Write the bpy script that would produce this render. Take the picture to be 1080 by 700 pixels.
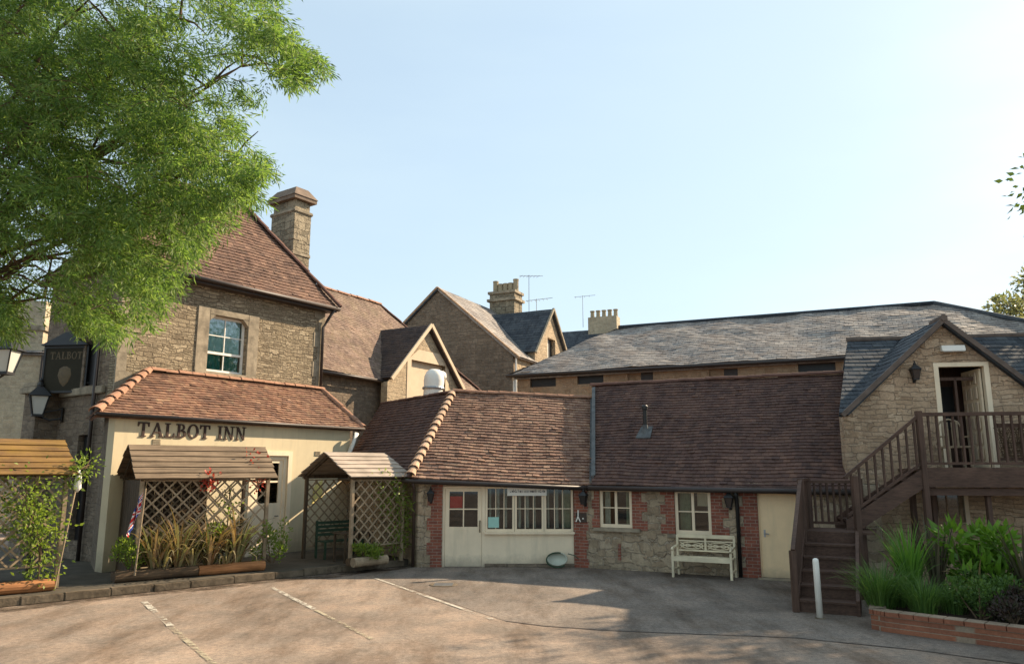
import bpy, bmesh, math, random
import numpy as np
from mathutils import Vector, Matrix, noise
R = math.radians
for o in list(bpy.data.objects): bpy.data.objects.remove(o)
SC = bpy.context.scene
COL = SC.collection
random.seed(7)

# ------------------------------------------------------------------ camera, sky, sun, exposure
F_PX, EYE, PITCH = 800.0, 2.4, math.atan(145/800.0)
cam_d = bpy.data.cameras.new('camera'); cam = bpy.data.objects.new('camera', cam_d); COL.objects.link(cam)
cam_d.sensor_width = 36; cam_d.lens = F_PX/1080*36; cam_d.clip_end = 1000
cam.location = (0, 0, EYE); cam.rotation_euler = (R(90)+PITCH, 0, 0)
SC.camera = cam
SUN_AZ, SUN_EL = R(58.5), R(31.5)           # azimuth measured from +Y towards +X
w = bpy.data.worlds.new('World'); SC.world = w; w.use_nodes = True
nt = w.node_tree; bg = nt.nodes['Background']
sky = nt.nodes.new('ShaderNodeTexSky'); sky.sky_type = 'NISHITA'; sky.sun_disc = False
sky.sun_elevation = SUN_EL; sky.sun_rotation = SUN_AZ
sky.air_density = 1.0; sky.dust_density = 1.1; sky.ozone_density = 1.0; sky.altitude = 50
veil = nt.nodes.new('ShaderNodeMix'); veil.data_type = 'RGBA'      # thin high haze over the whole sky
veil.inputs[0].default_value = 0.62; veil.inputs[7].default_value = (3.35, 4.15, 4.55, 1)
cn = nt.nodes.new('ShaderNodeTexNoise'); cm = nt.nodes.new('ShaderNodeMapping'); ct = nt.nodes.new('ShaderNodeTexCoord'); cr_ = nt.nodes.new('ShaderNodeMapRange')
cm.inputs['Scale'].default_value = (1.2, 2.6, 5.0); cm.inputs['Rotation'].default_value = (0.2, 0.3, 0.5); cn.inputs['Scale'].default_value = 1.6; cn.inputs['Detail'].default_value = 6.0
nt.links.new(ct.outputs['Generated'], cm.inputs[0]); nt.links.new(cm.outputs[0], cn.inputs['Vector']); nt.links.new(cn.outputs[0], cr_.inputs[0])
cr_.inputs[1].default_value = 0.3; cr_.inputs[2].default_value = 0.7; cr_.inputs[3].default_value = 0.62; cr_.inputs[4].default_value = 0.82      # faint uneven cirrus
nt.links.new(cr_.outputs[0], veil.inputs[0])
nt.links.new(sky.outputs[0], veil.inputs[6]); nt.links.new(veil.outputs[2], bg.inputs[0]); bg.inputs[1].default_value = 0.098
sl = bpy.data.lights.new('sun', 'SUN'); sl.energy = 4.7; sl.angle = R(0.6); sl.color = (1.0, 0.81, 0.58)
so = bpy.data.objects.new('sun', sl); COL.objects.link(so)
sdir = Vector((math.sin(SUN_AZ)*math.cos(SUN_EL), math.cos(SUN_AZ)*math.cos(SUN_EL), math.sin(SUN_EL)))
so.rotation_euler = sdir.to_track_quat('Z', 'Y').to_euler(); so.location = (30, 20, 40)
SC.view_settings.view_transform = 'Standard'; SC.view_settings.look = 'None'
SC.view_settings.gamma = 1; SC.view_settings.use_curve_mapping = False
SC.view_settings.exposure = 1.18
SC.cycles.max_bounces = 6; SC.cycles.transparent_max_bounces = 12
SC.cycles.use_denoising = True

def at(px, py, Y):
    """world point at forward distance Y seen in direction (px,py) of the 1080x700 survey photo"""
    a = (px-540)/F_PX; b = (350-py)/F_PX; c, s = math.cos(PITCH), math.sin(PITCH)
    r = Vector((a, c-b*s, s+b*c)); return Vector((0, 0, EYE)) + r*(Y/r.y)

# ------------------------------------------------------------------ materials
class NT:
    def __init__(s, name):
        s.m = bpy.data.materials.new(name); s.m.use_nodes = True; s.t = s.m.node_tree
        s.b = s.t.nodes['Principled BSDF']; s.out = s.t.nodes['Material Output']
    def n(s, typ, ins=None, **kw):
        nd = s.t.nodes.new('ShaderNode'+typ)
        for k, v in kw.items(): setattr(nd, k, v)
        for k, v in (ins or {}).items(): s.set(nd.inputs[k], v)
        return nd
    def set(s, inp, v):
        if isinstance(v, bpy.types.NodeSocket): s.t.links.new(v, inp)
        else: inp.default_value = v
    def math(s, op, a, b=0.0, c=None):
        nd = s.n('Math', {0: a, 1: b}, operation=op)
        if c is not None: s.set(nd.inputs[2], c)
        return nd.outputs[0]
    def mix(s, f, a, b, typ='MIX'):
        nd = s.n('Mix', data_type='RGBA', blend_type=typ)
        s.set(nd.inputs[0], f); s.set(nd.inputs[6], c4(a)); s.set(nd.inputs[7], c4(b)); return nd.outputs[2]
    def ramp(s, f, stops, interp='LINEAR'):
        nd = s.n('ValToRGB', {0: f}); cr = nd.color_ramp; cr.interpolation = interp
        while len(cr.elements) < len(stops): cr.elements.new(0.5)
        for e, (p, c) in zip(cr.elements, stops): e.position = p; e.color = c4(c)
        return nd.outputs[0]
    def noise(s, vec, sc, det=3.0, rough=0.55):
        return s.n('TexNoise', {'Vector': vec, 'Scale': sc, 'Detail': det, 'Roughness': rough}).outputs[0]
    def objc(s): return s.n('TexCoord').outputs['Object']
    def geoc(s): return s.n('NewGeometry').outputs['Position']
    def bump(s, h, strength=0.5, dist=0.02):
        s.t.links.new(s.n('Bump', {'Height': h, 'Strength': strength, 'Distance': dist}).outputs[0], s.b.inputs['Normal'])
    def done(s, col, rough=0.8, spec=0.3):
        s.set(s.b.inputs['Base Color'], c4(col)); s.set(s.b.inputs['Roughness'], rough)
        s.b.inputs['Specular IOR Level'].default_value = spec; return s.m
def c4(c):
    if isinstance(c, bpy.types.NodeSocket): return c
    if isinstance(c, (int, float)): return (c, c, c, 1)
    return tuple(c) if len(c) == 4 else tuple(c)+(1,)
def sc3(c, k): return tuple(min(1, x*k) for x in c)

def wallvec(N, kx, kz):
    sp = N.n('SeparateXYZ', {0: N.objc()})
    x = N.math('ADD', sp.outputs[0], sp.outputs[1])
    return N.n('CombineXYZ', {0: N.math('MULTIPLY', x, kx), 1: N.math('MULTIPLY', sp.outputs[2], kz)}).outputs[0]

def stone(name, cols, mortar, bw=0.34, rh=0.12, bump=0.6, mort=0.011, wob=0.05, stain=0.35, contrast=1.0):
    """coursed rubble: courses of uneven height, wobbly joints, every stone its own tone"""
    N = NT(name); sp = N.n('SeparateXYZ', {0: N.objc()}); oc = N.objc()
    x = N.math('ADD', sp.outputs[0], sp.outputs[1]); z = sp.outputs[2]
    zn = N.n('TexNoise', {'W': N.math('MULTIPLY', z, 0.23/rh), 'Scale': 1.0, 'Detail': 1.0}, noise_dimensions='1D').outputs[0]
    v0 = N.n('CombineXYZ', {0: x, 1: z}).outputs[0]
    def wobble(scale, amp):
        d = N.n('TexNoise', {'Vector': v0, 'Scale': scale, 'Detail': 2.0}).outputs['Color']
        d = N.n('VectorMath', {0: d, 1: (0.5, 0.5, 0.5)}, operation='SUBTRACT').outputs[0]
        return N.n('VectorMath', {0: d, 'Scale': amp}, operation='SCALE').outputs[0]
    d = N.n('VectorMath', {0: wobble(1.3, wob*2.2), 1: wobble(9.0, wob*0.7)}, operation='ADD').outputs[0]
    v = N.n('CombineXYZ', {0: x, 1: N.math('ADD', z, N.math('MULTIPLY', zn, rh*1.6))}).outputs[0]
    v = N.n('VectorMath', {0: v, 1: d}, operation='ADD').outputs[0]
    b = N.n('TexBrick', {'Vector': v, 'Color1': (0,0,0,1), 'Color2': (1,1,1,1), 'Mortar': (0.5,0.5,0.5,1), 'Scale': 1.0, 'Mortar Size': mort,
        'Mortar Smooth': 0.6, 'Bias': 0.0, 'Brick Width': bw, 'Row Height': rh}, offset=0.43, squash=0.62, squash_frequency=3)
    v3 = N.n('VectorMath', {0: v, 1: N.n('VectorMath', {0: wobble(4.0, 1.0), 'Scale': wob*0.9}, operation='SCALE').outputs[0]}, operation='ADD').outputs[0]
    b2 = N.n('TexBrick', {'Vector': v3, 'Color1': (0,0,0,1), 'Color2': (1,1,1,1), 'Mortar': (0.5,0.5,0.5,1), 'Scale': 1.0, 'Mortar Size': mort*1.2,
        'Mortar Smooth': 0.7, 'Bias': 0.0, 'Brick Width': bw*1.7, 'Row Height': rh*1.75}, offset=0.37, squash=0.5, squash_frequency=2)
    pm = N.ramp(N.n('TexNoise', {'Vector': v0, 'Scale': 2.1, 'Detail': 2.0}).outputs[0], [(0.49, 0), (0.52, 1)])
    r = N.n('SeparateColor', {0: N.mix(pm, b.outputs['Color'], b2.outputs['Color'])}).outputs[0]
    bf = N.n('SeparateColor', {0: N.mix(pm, b.outputs['Fac'], b2.outputs['Fac'])}).outputs[0]
    k = len(cols)-1
    col = N.ramp(r, [(i/k, c) for i, c in enumerate(cols)])
    fine = N.noise(oc, 24.0, 6.0, 0.75); mid = N.noise(oc, 5.0, 5.0, 0.7); big = N.noise(oc, 0.6, 4.0, 0.6)
    col = N.mix(0.6*contrast, col, N.ramp(fine, [(0.25, 0.5), (0.75, 1.4)]), 'MULTIPLY')
    col = N.mix(0.6*contrast, col, N.ramp(mid, [(0.28, (0.55, 0.53, 0.5)), (0.72, (1.35, 1.3, 1.2))]), 'MULTIPLY')
    col = N.mix(stain, col, N.ramp(big, [(0.3, (0.45, 0.42, 0.38)), (0.7, (1.25, 1.2, 1.1))]), 'MULTIPLY')
    jt = N.math('MULTIPLY', bf, N.ramp(mid, [(0.35, 0.35), (0.6, 1.0)]))
    col = N.mix(jt, col, N.mix(0.5, mortar, N.ramp(fine, [(0.3, 0.6), (0.7, 1.3)]), 'MULTIPLY'))
    h = N.math('ADD', N.math('MULTIPLY', bf, -0.9), N.math('ADD', N.math('MULTIPLY', r, 0.6), N.math('MULTIPLY', N.math('ADD', fine, mid), 0.55)))
    N.bump(h, bump, 0.05)
    return N.done(col, 0.92, 0.15)

def brickm(name, c1, c2, mortar, bw=0.225, rh=0.075, bump=0.6):
    N = NT(name); v = wallvec(N, 1, 1)
    b = N.n('TexBrick', {'Vector': v, 'Color1': c4(c1), 'Color2': c4(c2), 'Mortar': c4(mortar), 'Scale': 1.0,
        'Mortar Size': 0.007, 'Mortar Smooth': 0.3, 'Bias': -0.1, 'Brick Width': bw, 'Row Height': rh})
    oc = N.objc(); fine = N.noise(oc, 30.0, 5.0, 0.7); big = N.noise(oc, 2.2, 4.0)
    col = N.mix(0.5, b.outputs['Color'], N.ramp(fine, [(0.25, 0.5), (0.75, 1.4)]), 'MULTIPLY')
    col = N.mix(0.5, col, N.ramp(big, [(0.3, 0.5), (0.7, 1.35)]), 'MULTIPLY')
    N.bump(N.math('ADD', N.math('MULTIPLY', b.outputs['Fac'], -1.0), N.math('MULTIPLY', fine, 0.5)), bump, 0.012)
    return N.done(col, 0.88, 0.2)

def tilem(name, cols, lichen=(0.35, 0.30, 0.16), lam=0.25, rough=0.85, spec=0.25, moss=None):
    N = NT(name); g = N.n('NewGeometry'); k = len(cols)-1
    col = N.ramp(g.outputs['Random Per Island'], [(i/k, c) for i, c in enumerate(cols)])
    oc = N.objc(); f = N.noise(oc, 18.0, 5.0, 0.7); b = N.noise(oc, 0.9, 4.0, 0.65)
    col = N.mix(0.6, col, N.ramp(f, [(0.25, 0.5), (0.75, 1.4)]), 'MULTIPLY')
    col = N.mix(0.5, col, N.ramp(b, [(0.3, (0.5, 0.48, 0.5)), (0.7, (1.3, 1.25, 1.15))]), 'MULTIPLY')
    li = N.ramp(N.noise(oc, 5.5, 6.0, 0.75), [(0.56, 0.0), (0.68, 1.0)])
    col = N.mix(N.math('MULTIPLY', li, lam), col, lichen)
    sk = N.n('Mapping', {'Vector': oc, 'Scale': (4.5, 0.8, 0.8)}).outputs[0]
    c_ = N.ramp(N.noise(sk, 1.0, 5.0, 0.7), [(0.32, (0.62, 0.6, 0.6)), (0.5, (1, 1, 1)), (0.72, (1.22, 1.18, 1.1))])
    col = N.mix(0.8, col, c_, 'MULTIPLY')
    if moss:
        mo = N.ramp(N.noise(oc, 1.3, 5.0, 0.7), [(0.45, 0.0), (0.65, 1.0)])
        col = N.mix(N.math('MULTIPLY', mo, moss[1]), col, moss[0])
    N.bump(f, 0.4, 0.01)
    return N.done(col, rough, spec)

def plain(name, col, rough=0.7, var=0.3, scale=6.0, spec=0.3, bump=0.1, metal=0.0, stain=None, bscale=60.0, foot=None):
    N = NT(name); oc = N.objc(); n1 = N.noise(oc, scale, 5.0, 0.65)
    c = N.mix(1.0, col, N.ramp(n1, [(0.25, 1-var), (0.75, 1+var*0.6)]), 'MULTIPLY')
    if stain:
        st = N.n('Mapping', {'Vector': oc, 'Scale': (5.0, 5.0, 0.7)}).outputs[0]
        s2 = N.ramp(N.noise(st, 1.0, 5.0, 0.65), [(0.5, 0.0), (0.78, 1.0)])
        c = N.mix(N.math('MULTIPLY', s2, stain[1]), c, stain[0])
    if foot:
        zz = N.n('SeparateXYZ', {0: oc}).outputs[2]
        hh = N.math('ADD', zz, N.math('MULTIPLY', N.noise(oc, 3.5, 6.0, 0.75), -foot[1]*1.6))
        fm = N.n('MapRange', {0: hh, 1: -foot[1]*0.9, 2: foot[1]*0.25, 3: 1.0, 4: 0.0}).outputs[0]
        c = N.mix(N.math('MULTIPLY', fm, 0.75), c, foot[0])
    if bump: N.bump(N.noise(oc, bscale, 3.0), bump, 0.01)
    N.b.inputs['Metallic'].default_value = metal
    return N.done(c, rough, spec)

def wood(name, col, rough=0.75, axis=(1.5, 30.0, 30.0), var=0.5, weather=None):
    N = NT(name); oc = N.objc()
    g = N.n('Mapping', {'Vector': oc, 'Scale': axis}).outputs[0]
    n1 = N.noise(g, 1.0, 5.0, 0.65); n2 = N.noise(oc, 2.0, 4.0)
    c = N.mix(1.0, col, N.ramp(n1, [(0.25, 1-var), (0.75, 1+var*0.7)]), 'MULTIPLY')
    c = N.mix(0.7, c, N.ramp(n2, [(0.3, 0.65), (0.7, 1.25)]), 'MULTIPLY')
    if weather:
        c = N.mix(N.math('MULTIPLY', N.ramp(N.noise(oc, 1.4, 5.0, 0.7), [(0.42, 0), (0.66, 1)]), weather[1]), c, weather[0])
    N.bump(n1, 0.35, 0.006)
    return N.done(c, rough, 0.25)

def leafm(name, cols, trans=0.45, rough=0.5):
    N = NT(name); g = N.n('NewGeometry'); k = len(cols)-1
    col = N.ramp(g.outputs['Random Per Island'], [(i/k, c) for i, c in enumerate(cols)])
    N.done(col, rough, 0.25)
    tr = N.n('BsdfTranslucent', {'Color': N.mix(1.0, col, (1.25, 1.3, 0.7), 'MULTIPLY')})
    mx = N.n('MixShader', {0: trans, 1: N.b.outputs[0], 2: tr.outputs[0]})
    N.t.links.new(mx.outputs[0], N.out.inputs[0]); return N.m

def glassm(name, tint=(0.75, 0.82, 0.8), gloss=(0.9, 0.95, 1.0), add=0.02):
    N = NT(name)
    tp = N.n('BsdfTransparent', {'Color': c4(tint)}); gl = N.n('BsdfGlossy', {'Color': c4(gloss), 'Roughness': 0.03})
    fr = N.n('Fresnel', {'IOR': 1.5}); f = N.math('ADD', N.math('MULTIPLY', fr.outputs[0], 0.9), add)
    mx = N.n('MixShader', {0: f, 1: tp.outputs[0], 2: gl.outputs[0]})
    N.bump_ = None; N.t.links.new(mx.outputs[0], N.out.inputs[0]); return N.m

def asphalt(name, base, brown, kb, crack=0.5):
    N = NT(name); p = N.geoc()
    big = N.noise(p, 0.35, 5.0, 0.6); mid = N.noise(p, 1.6, 6.0, 0.7); fine = N.noise(p, 55.0, 3.0, 0.7); gr = N.noise(p, 160.0, 2.0, 0.7)
    c = N.mix(N.math('MULTIPLY', N.ramp(mid, [(0.3, 0), (0.68, 1)]), kb), base, brown)
    c = N.mix(0.7, c, N.ramp(big, [(0.3, 0.5), (0.7, 1.4)]), 'MULTIPLY')
    c = N.mix(0.6, c, N.ramp(fine, [(0.3, 0.55), (0.7, 1.4)]), 'MULTIPLY')
    c = N.mix(0.7, c, N.ramp(gr, [(0.3, 0.45), (0.7, 1.5)]), 'MULTIPLY')
    sm = N.n('Mapping', {'Vector': p, 'Rotation': (0, 0, R(43)), 'Scale': (0.9, 0.22, 1.0)}).outputs[0]
    c = N.mix(0.85, c, N.ramp(N.noise(sm, 1.1, 6.0, 0.7), [(0.34, (0.5, 0.44, 0.38)), (0.52, (1, 1, 1)), (0.7, (1.25, 1.2, 1.15))]), 'MULTIPLY')
    pb = N.noise(p, 13.0, 5.0, 0.75)
    c = N.mix(0.8, c, N.ramp(pb, [(0.3, 0.55), (0.5, 1.0), (0.72, 1.4)]), 'MULTIPLY')
    st = N.noise(p, 0.9, 6.0, 0.8)
    c = N.mix(N.ramp(st, [(0.54, 0.0), (0.7, 0.6)]), c, sc3(base, 0.4))
    vo = N.n('TexVoronoi', {'Vector': N.n('VectorMath', {0: p, 1: N.n('TexNoise', {'Vector': p, 'Scale': 1.2, 'Detail': 4.0}).outputs['Color']}, operation='ADD').outputs[0], 'Scale': 0.33}, voronoi_dimensions='2D', feature='DISTANCE_TO_EDGE')
    ck = N.ramp(vo.outputs[0], [(0.0, 1.0), (0.010, 0.0)])
    c = N.mix(N.math('MULTIPLY', ck, crack), c, sc3(base, 0.3))
    N.bump(N.math('ADD', N.math('MULTIPLY', fine, 0.5), N.math('MULTIPLY', gr, 0.7)), 0.55, 0.02)
    return N.done(c, 0.93, 0.2)

def paintm(name, base):
    """worn road paint: real gaps where the tarmac shows"""
    N = NT(name); p = N.geoc()
    n1 = N.noise(p, 9.0, 6.0, 0.75); n2 = N.noise(p, 1.3, 3.0)
    a = N.ramp(N.math('ADD', N.math('MULTIPLY', n1, 0.75), N.math('MULTIPLY', n2, 0.5)), [(0.56, 0.0), (0.68, 1.0)])
    c = N.mix(0.6, base, N.ramp(N.noise(p, 60.0, 3.0), [(0.3, 0.5), (0.7, 1.2)]), 'MULTIPLY')
    N.done(c, 0.8, 0.2); N.set(N.b.inputs['Alpha'], a); return N.m

MAT = dict(
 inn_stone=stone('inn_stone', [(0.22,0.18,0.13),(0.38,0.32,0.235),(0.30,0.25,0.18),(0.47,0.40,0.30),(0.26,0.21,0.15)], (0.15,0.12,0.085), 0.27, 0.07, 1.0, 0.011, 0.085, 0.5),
 shade_stone=stone('shade_tone_stone', [(0.17,0.135,0.105),(0.26,0.21,0.165),(0.21,0.17,0.135)], (0.19,0.155,0.125), 0.34, 0.12, 0.8, 0.010, 0.06, 0.5),  # darker copy of the stone, shade put into its colour
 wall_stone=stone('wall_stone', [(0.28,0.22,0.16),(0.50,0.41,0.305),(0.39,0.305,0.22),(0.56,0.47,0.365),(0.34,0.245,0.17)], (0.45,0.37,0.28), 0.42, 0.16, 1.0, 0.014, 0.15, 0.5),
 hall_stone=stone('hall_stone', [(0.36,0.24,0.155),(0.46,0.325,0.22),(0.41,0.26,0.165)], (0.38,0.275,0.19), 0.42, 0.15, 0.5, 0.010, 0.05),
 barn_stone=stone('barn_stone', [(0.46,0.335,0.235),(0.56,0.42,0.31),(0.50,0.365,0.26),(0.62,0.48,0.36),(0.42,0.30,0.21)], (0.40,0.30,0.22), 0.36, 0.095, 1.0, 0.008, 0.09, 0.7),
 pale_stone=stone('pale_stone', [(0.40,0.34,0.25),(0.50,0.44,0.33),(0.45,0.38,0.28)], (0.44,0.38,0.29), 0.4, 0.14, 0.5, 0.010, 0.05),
 lit_stone=stone('lit_tone_stone', [(0.36,0.285,0.20),(0.48,0.39,0.28),(0.41,0.32,0.225)], (0.40,0.32,0.23), 0.34, 0.12, 0.7, 0.010, 0.06),  # paler copy of the stone, sunlight put into its colour
 ashlar=plain('dressed_stone', (0.33,0.275,0.20), 0.9, 0.55, 4.0, 0.15, 0.6, stain=((0.16,0.13,0.095),0.7)),
 chim_stone=stone('chimney_stone', [(0.20,0.175,0.135),(0.36,0.315,0.245),(0.27,0.235,0.18),(0.31,0.27,0.21)], (0.15,0.125,0.095), 0.38, 0.17, 1.0, 0.013, 0.09, 0.6),
 cream=plain('cream_render', (0.64,0.54,0.36), 0.85, 0.10, 1.4, 0.2, 0.15, stain=((0.42,0.36,0.25),0.5), foot=((0.22,0.18,0.13),0.7)),
 cream_paint=plain('cream_paint', (0.84,0.69,0.49), 0.5, 0.10, 2.0, 0.35, 0.03, stain=((0.5,0.43,0.3),0.45), foot=((0.28,0.24,0.18),0.3)),
 yellow_paint=plain('pale_yellow_paint', (0.90,0.66,0.39), 0.5, 0.10, 2.0, 0.35, 0.03, stain=((0.55,0.43,0.26),0.35), foot=((0.3,0.24,0.17),0.25)),
 white=plain('white_paint', (0.80,0.76,0.68), 0.5, 0.08, 3.0, 0.4, 0.02),
 brick=brickm('red_brick', (0.30,0.10,0.062), (0.19,0.068,0.05), (0.34,0.27,0.21)),
 planter_brick=brickm('orange_brick', (0.34,0.135,0.075), (0.25,0.10,0.06), (0.32,0.24,0.17)),
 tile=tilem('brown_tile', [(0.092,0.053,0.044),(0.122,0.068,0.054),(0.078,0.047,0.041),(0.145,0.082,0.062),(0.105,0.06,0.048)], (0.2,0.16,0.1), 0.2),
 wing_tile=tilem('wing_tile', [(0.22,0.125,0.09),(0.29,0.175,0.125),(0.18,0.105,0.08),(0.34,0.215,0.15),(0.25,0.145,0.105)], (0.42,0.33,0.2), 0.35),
 red_tile=tilem('red_tile', [(0.175,0.095,0.066),(0.235,0.127,0.086),(0.145,0.084,0.062),(0.29,0.17,0.112),(0.205,0.11,0.074)], (0.36,0.30,0.17), 0.5),
 upper_tile=tilem('upper_tile', [(0.135,0.08,0.06),(0.175,0.103,0.076),(0.11,0.068,0.054),(0.21,0.127,0.092)], (0.36,0.27,0.15), 0.25),
 mid_tile=tilem('weathered_tile', [(0.175,0.118,0.092),(0.225,0.155,0.122),(0.15,0.102,0.08),(0.26,0.187,0.15)], (0.42,0.34,0.25), 0.35, moss=((0.27,0.22,0.12),0.25)),
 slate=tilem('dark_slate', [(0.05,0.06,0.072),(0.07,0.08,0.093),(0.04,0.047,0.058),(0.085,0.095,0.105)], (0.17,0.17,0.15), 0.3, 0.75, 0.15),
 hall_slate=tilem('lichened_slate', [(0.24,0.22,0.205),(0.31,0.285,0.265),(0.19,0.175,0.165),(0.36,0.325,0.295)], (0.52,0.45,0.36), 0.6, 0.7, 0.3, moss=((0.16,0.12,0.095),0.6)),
 gable_tile=tilem('dark_tile', [(0.06,0.045,0.04),(0.09,0.065,0.055),(0.05,0.04,0.04)], (0.14,0.11,0.08), 0.3),
 ridge=plain('terracotta_ridge', (0.36,0.195,0.125), 0.85, 0.4, 4.0, 0.2, 0.3, stain=((0.2,0.13,0.09),0.5)),
 ridge_lt=plain('pale_bonnet', (0.50,0.33,0.22), 0.85, 0.4, 4.0, 0.2, 0.3, stain=((0.25,0.16,0.11),0.5)),
 ridge_dk=plain('dark_ridge', (0.15,0.08,0.06), 0.85, 0.4, 4.0, 0.2, 0.3),
 gutter=plain('dark_gutter', (0.045,0.033,0.028), 0.5, 0.3, 4.0, 0.4, 0.05),
 lead=plain('lead_sheet', (0.10,0.105,0.105), 0.75, 0.45, 5.0, 0.4, 0.1),
 timber=wood('dark_stained_timber', (0.105,0.06,0.042), 0.65),
 timber_v=wood('dark_stained_upright', (0.11,0.064,0.045), 0.65, (30.0,30.0,1.5)),
 trellis=wood('weathered_trellis', (0.33,0.25,0.165), 0.85, (9.0,9.0,9.0), 0.4),
 pergola_roof=wood('weathered_board', (0.21,0.15,0.098), 0.9, (1.2,26.0,26.0), 0.75),
 mossy_roof=wood('mossy_board', (0.19,0.105,0.04), 0.9, (1.2,26.0,26.0), 0.75, ((0.25,0.15,0.028),0.6)),
 grey_roof=wood('grey_board', (0.42,0.34,0.27), 0.8, (1.2,26.0,26.0), 0.55),
 old_oak=wood('dark_post', (0.10,0.07,0.045), 0.85, (20.0,20.0,2.0)),
 log=wood('orange_log', (0.42,0.185,0.075), 0.8, (2.0,20.0,20.0), 0.45),
 log_dk=wood('dark_log', (0.115,0.075,0.045), 0.9, (2.0,20.0,20.0), 0.5),
 bench_w=wood('cream_bench_paint', (0.80,0.69,0.48), 0.55, (2.0,20.0,20.0), 0.12),
 green_wood=wood('dark_green_paint', (0.05,0.09,0.055), 0.6, (2.0,20.0,20.0), 0.3),
 soil=plain('soil', (0.06,0.042,0.03), 0.95, 0.5, 9.0, 0.1, 0.6),
 black=plain('black_iron', (0.016,0.015,0.015), 0.45, 0.2, 5.0, 0.4, 0.05),
 brown_metal=plain('brown_metal', (0.055,0.035,0.026), 0.55, 0.3, 5.0, 0.4, 0.05),
 metal=plain('grey_metal', (0.33,0.34,0.35), 0.4, 0.15, 5.0, 0.5, 0.02, 0.6),
 sign_dk=plain('sign_board', (0.03,0.026,0.016), 0.75, 0.2, 4.0, 0.2, 0.03),
 gold=plain('old_gold', (0.10,0.065,0.025), 0.5, 0.3, 12.0, 0.4, 0.05),
 cap_stone=plain('brown_cap', (0.19,0.14,0.105), 0.85, 0.4, 4.0, 0.2, 0.3),
 barn_verge=plain('grey_verge', (0.15,0.115,0.095), 0.85, 0.4, 4.0, 0.2, 0.3),
 letters=plain('brown_letters', (0.055,0.028,0.02), 0.5, 0.3, 6.0, 0.35, 0.05),
 red=plain('red_card', (0.62,0.02,0.02), 0.6, 0.1, 4.0, 0.3, 0),
 teal=plain('teal_curtain', (0.015,0.27,0.27), 0.85, 0.4, 7.0, 0.2, 0.1),
 teal_card=plain('pale_teal_card', (0.35,0.60,0.52), 0.6, 0.1, 4.0, 0.3, 0),
 sky_sheet=plain('pale_blue_sky_sheet', (0.55,0.78,0.80), 0.8, 0.1, 2.0, 0.2, 0),  # pale blue sheet, sky reflection put into its colour
 net=plain('net_curtain', (0.50,0.50,0.43), 0.9, 0.35, 14.0, 0.1, 0),
 green_curt=plain('green_curtain', (0.22,0.25,0.16), 0.9, 0.35, 9.0, 0.1, 0),
 flag_r=plain('flag_red', (0.55,0.035,0.035), 0.8, 0.1, 4.0, 0.1, 0),
 flag_b=plain('flag_blue', (0.03,0.05,0.22), 0.8, 0.1, 4.0, 0.1, 0),
 flag_w=plain('flag_white', (0.78,0.76,0.72), 0.8, 0.1, 4.0, 0.1, 0),
 ink=plain('grey_ink', (0.06,0.06,0.08), 0.7, 0.2, 9.0, 0.1, 0),
 mint=plain('mint_plastic', (0.50,0.52,0.42), 0.45, 0.1, 4.0, 0.4, 0),
 buff=plain('buff_panel', (0.60,0.47,0.33), 0.8, 0.12, 3.0, 0.2, 0.05),
 yellowsign=plain('yellow_card', (0.72,0.6,0.22), 0.7, 0.1, 3.0, 0.2, 0),
 pot=plain('chimney_pot', (0.36,0.29,0.19), 0.85, 0.3, 5.0, 0.2, 0.1),
 kerb=plain('kerb_stone', (0.16,0.125,0.088), 0.95, 0.6, 5.0, 0.1, 0.9, bscale=22.0),
 bark=wood('bark', (0.13,0.085,0.055), 0.95, (12.0,12.0,2.0), 0.6),
 twig=plain('twig', (0.16,0.11,0.07), 0.9, 0.3, 10.0, 0.1, 0),
 glass=glassm('window_glass'), sky_glass=glassm('sky_gloss_glass', add=0.17),
 lamp_glass=plain('lamp_glass', (0.5,0.5,0.46), 0.2, 0.1, 3.0, 0.5, 0),
 terrace=plain('terrace_paving', (0.10,0.085,0.065), 0.9, 0.45, 2.0, 0.15, 0.4),
 ground=asphalt('old_tarmac', (0.225,0.185,0.15), (0.32,0.235,0.175), 0.95, 0.15),
 patch=asphalt('newer_tarmac', (0.19,0.162,0.138), (0.265,0.205,0.16), 0.7, 0.1),
 silt=None,
 paint=paintm('worn_white_paint', (0.52,0.47,0.39)),
 paint_ol=paintm('worn_yellow_paint', (0.40,0.34,0.24)),
 willow=leafm('willow_leaf', [(0.085,0.165,0.04),(0.15,0.24,0.06),(0.115,0.2,0.05),(0.27,0.345,0.12),(0.055,0.115,0.035),(0.19,0.28,0.08)], 0.55),
 far_leaf=leafm('pale_leaf', [(0.17,0.18,0.10),(0.22,0.22,0.14),(0.13,0.15,0.08)], 0.45),
 low_tree=leafm('tree_leaf', [(0.06,0.10,0.025),(0.09,0.13,0.035),(0.05,0.08,0.02)], 0.35),
 strap_brown=leafm('bronze_strap_leaf', [(0.203,0.115,0.061),(0.297,0.189,0.095),(0.432,0.297,0.176),(0.162,0.135,0.061),(0.230,0.149,0.074),(0.15,0.19,0.06),(0.36,0.31,0.18),(0.10,0.14,0.04)], 0.25),
 strap_straw=leafm('straw_strap_leaf', [(0.34,0.27,0.16),(0.22,0.20,0.09),(0.45,0.36,0.24),(0.16,0.17,0.06)], 0.3),
 strap_dark=leafm('dark_strap_leaf', [(0.070,0.070,0.042),(0.112,0.098,0.063),(0.154,0.119,0.077)], 0.2),
 strap_green=leafm('green_strap_leaf', [(0.095,0.216,0.030),(0.149,0.284,0.047),(0.068,0.162,0.027)], 0.35),
 grass=leafm('grass_blade', [(0.060,0.128,0.030),(0.098,0.180,0.042),(0.135,0.225,0.053)], 0.35),
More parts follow.
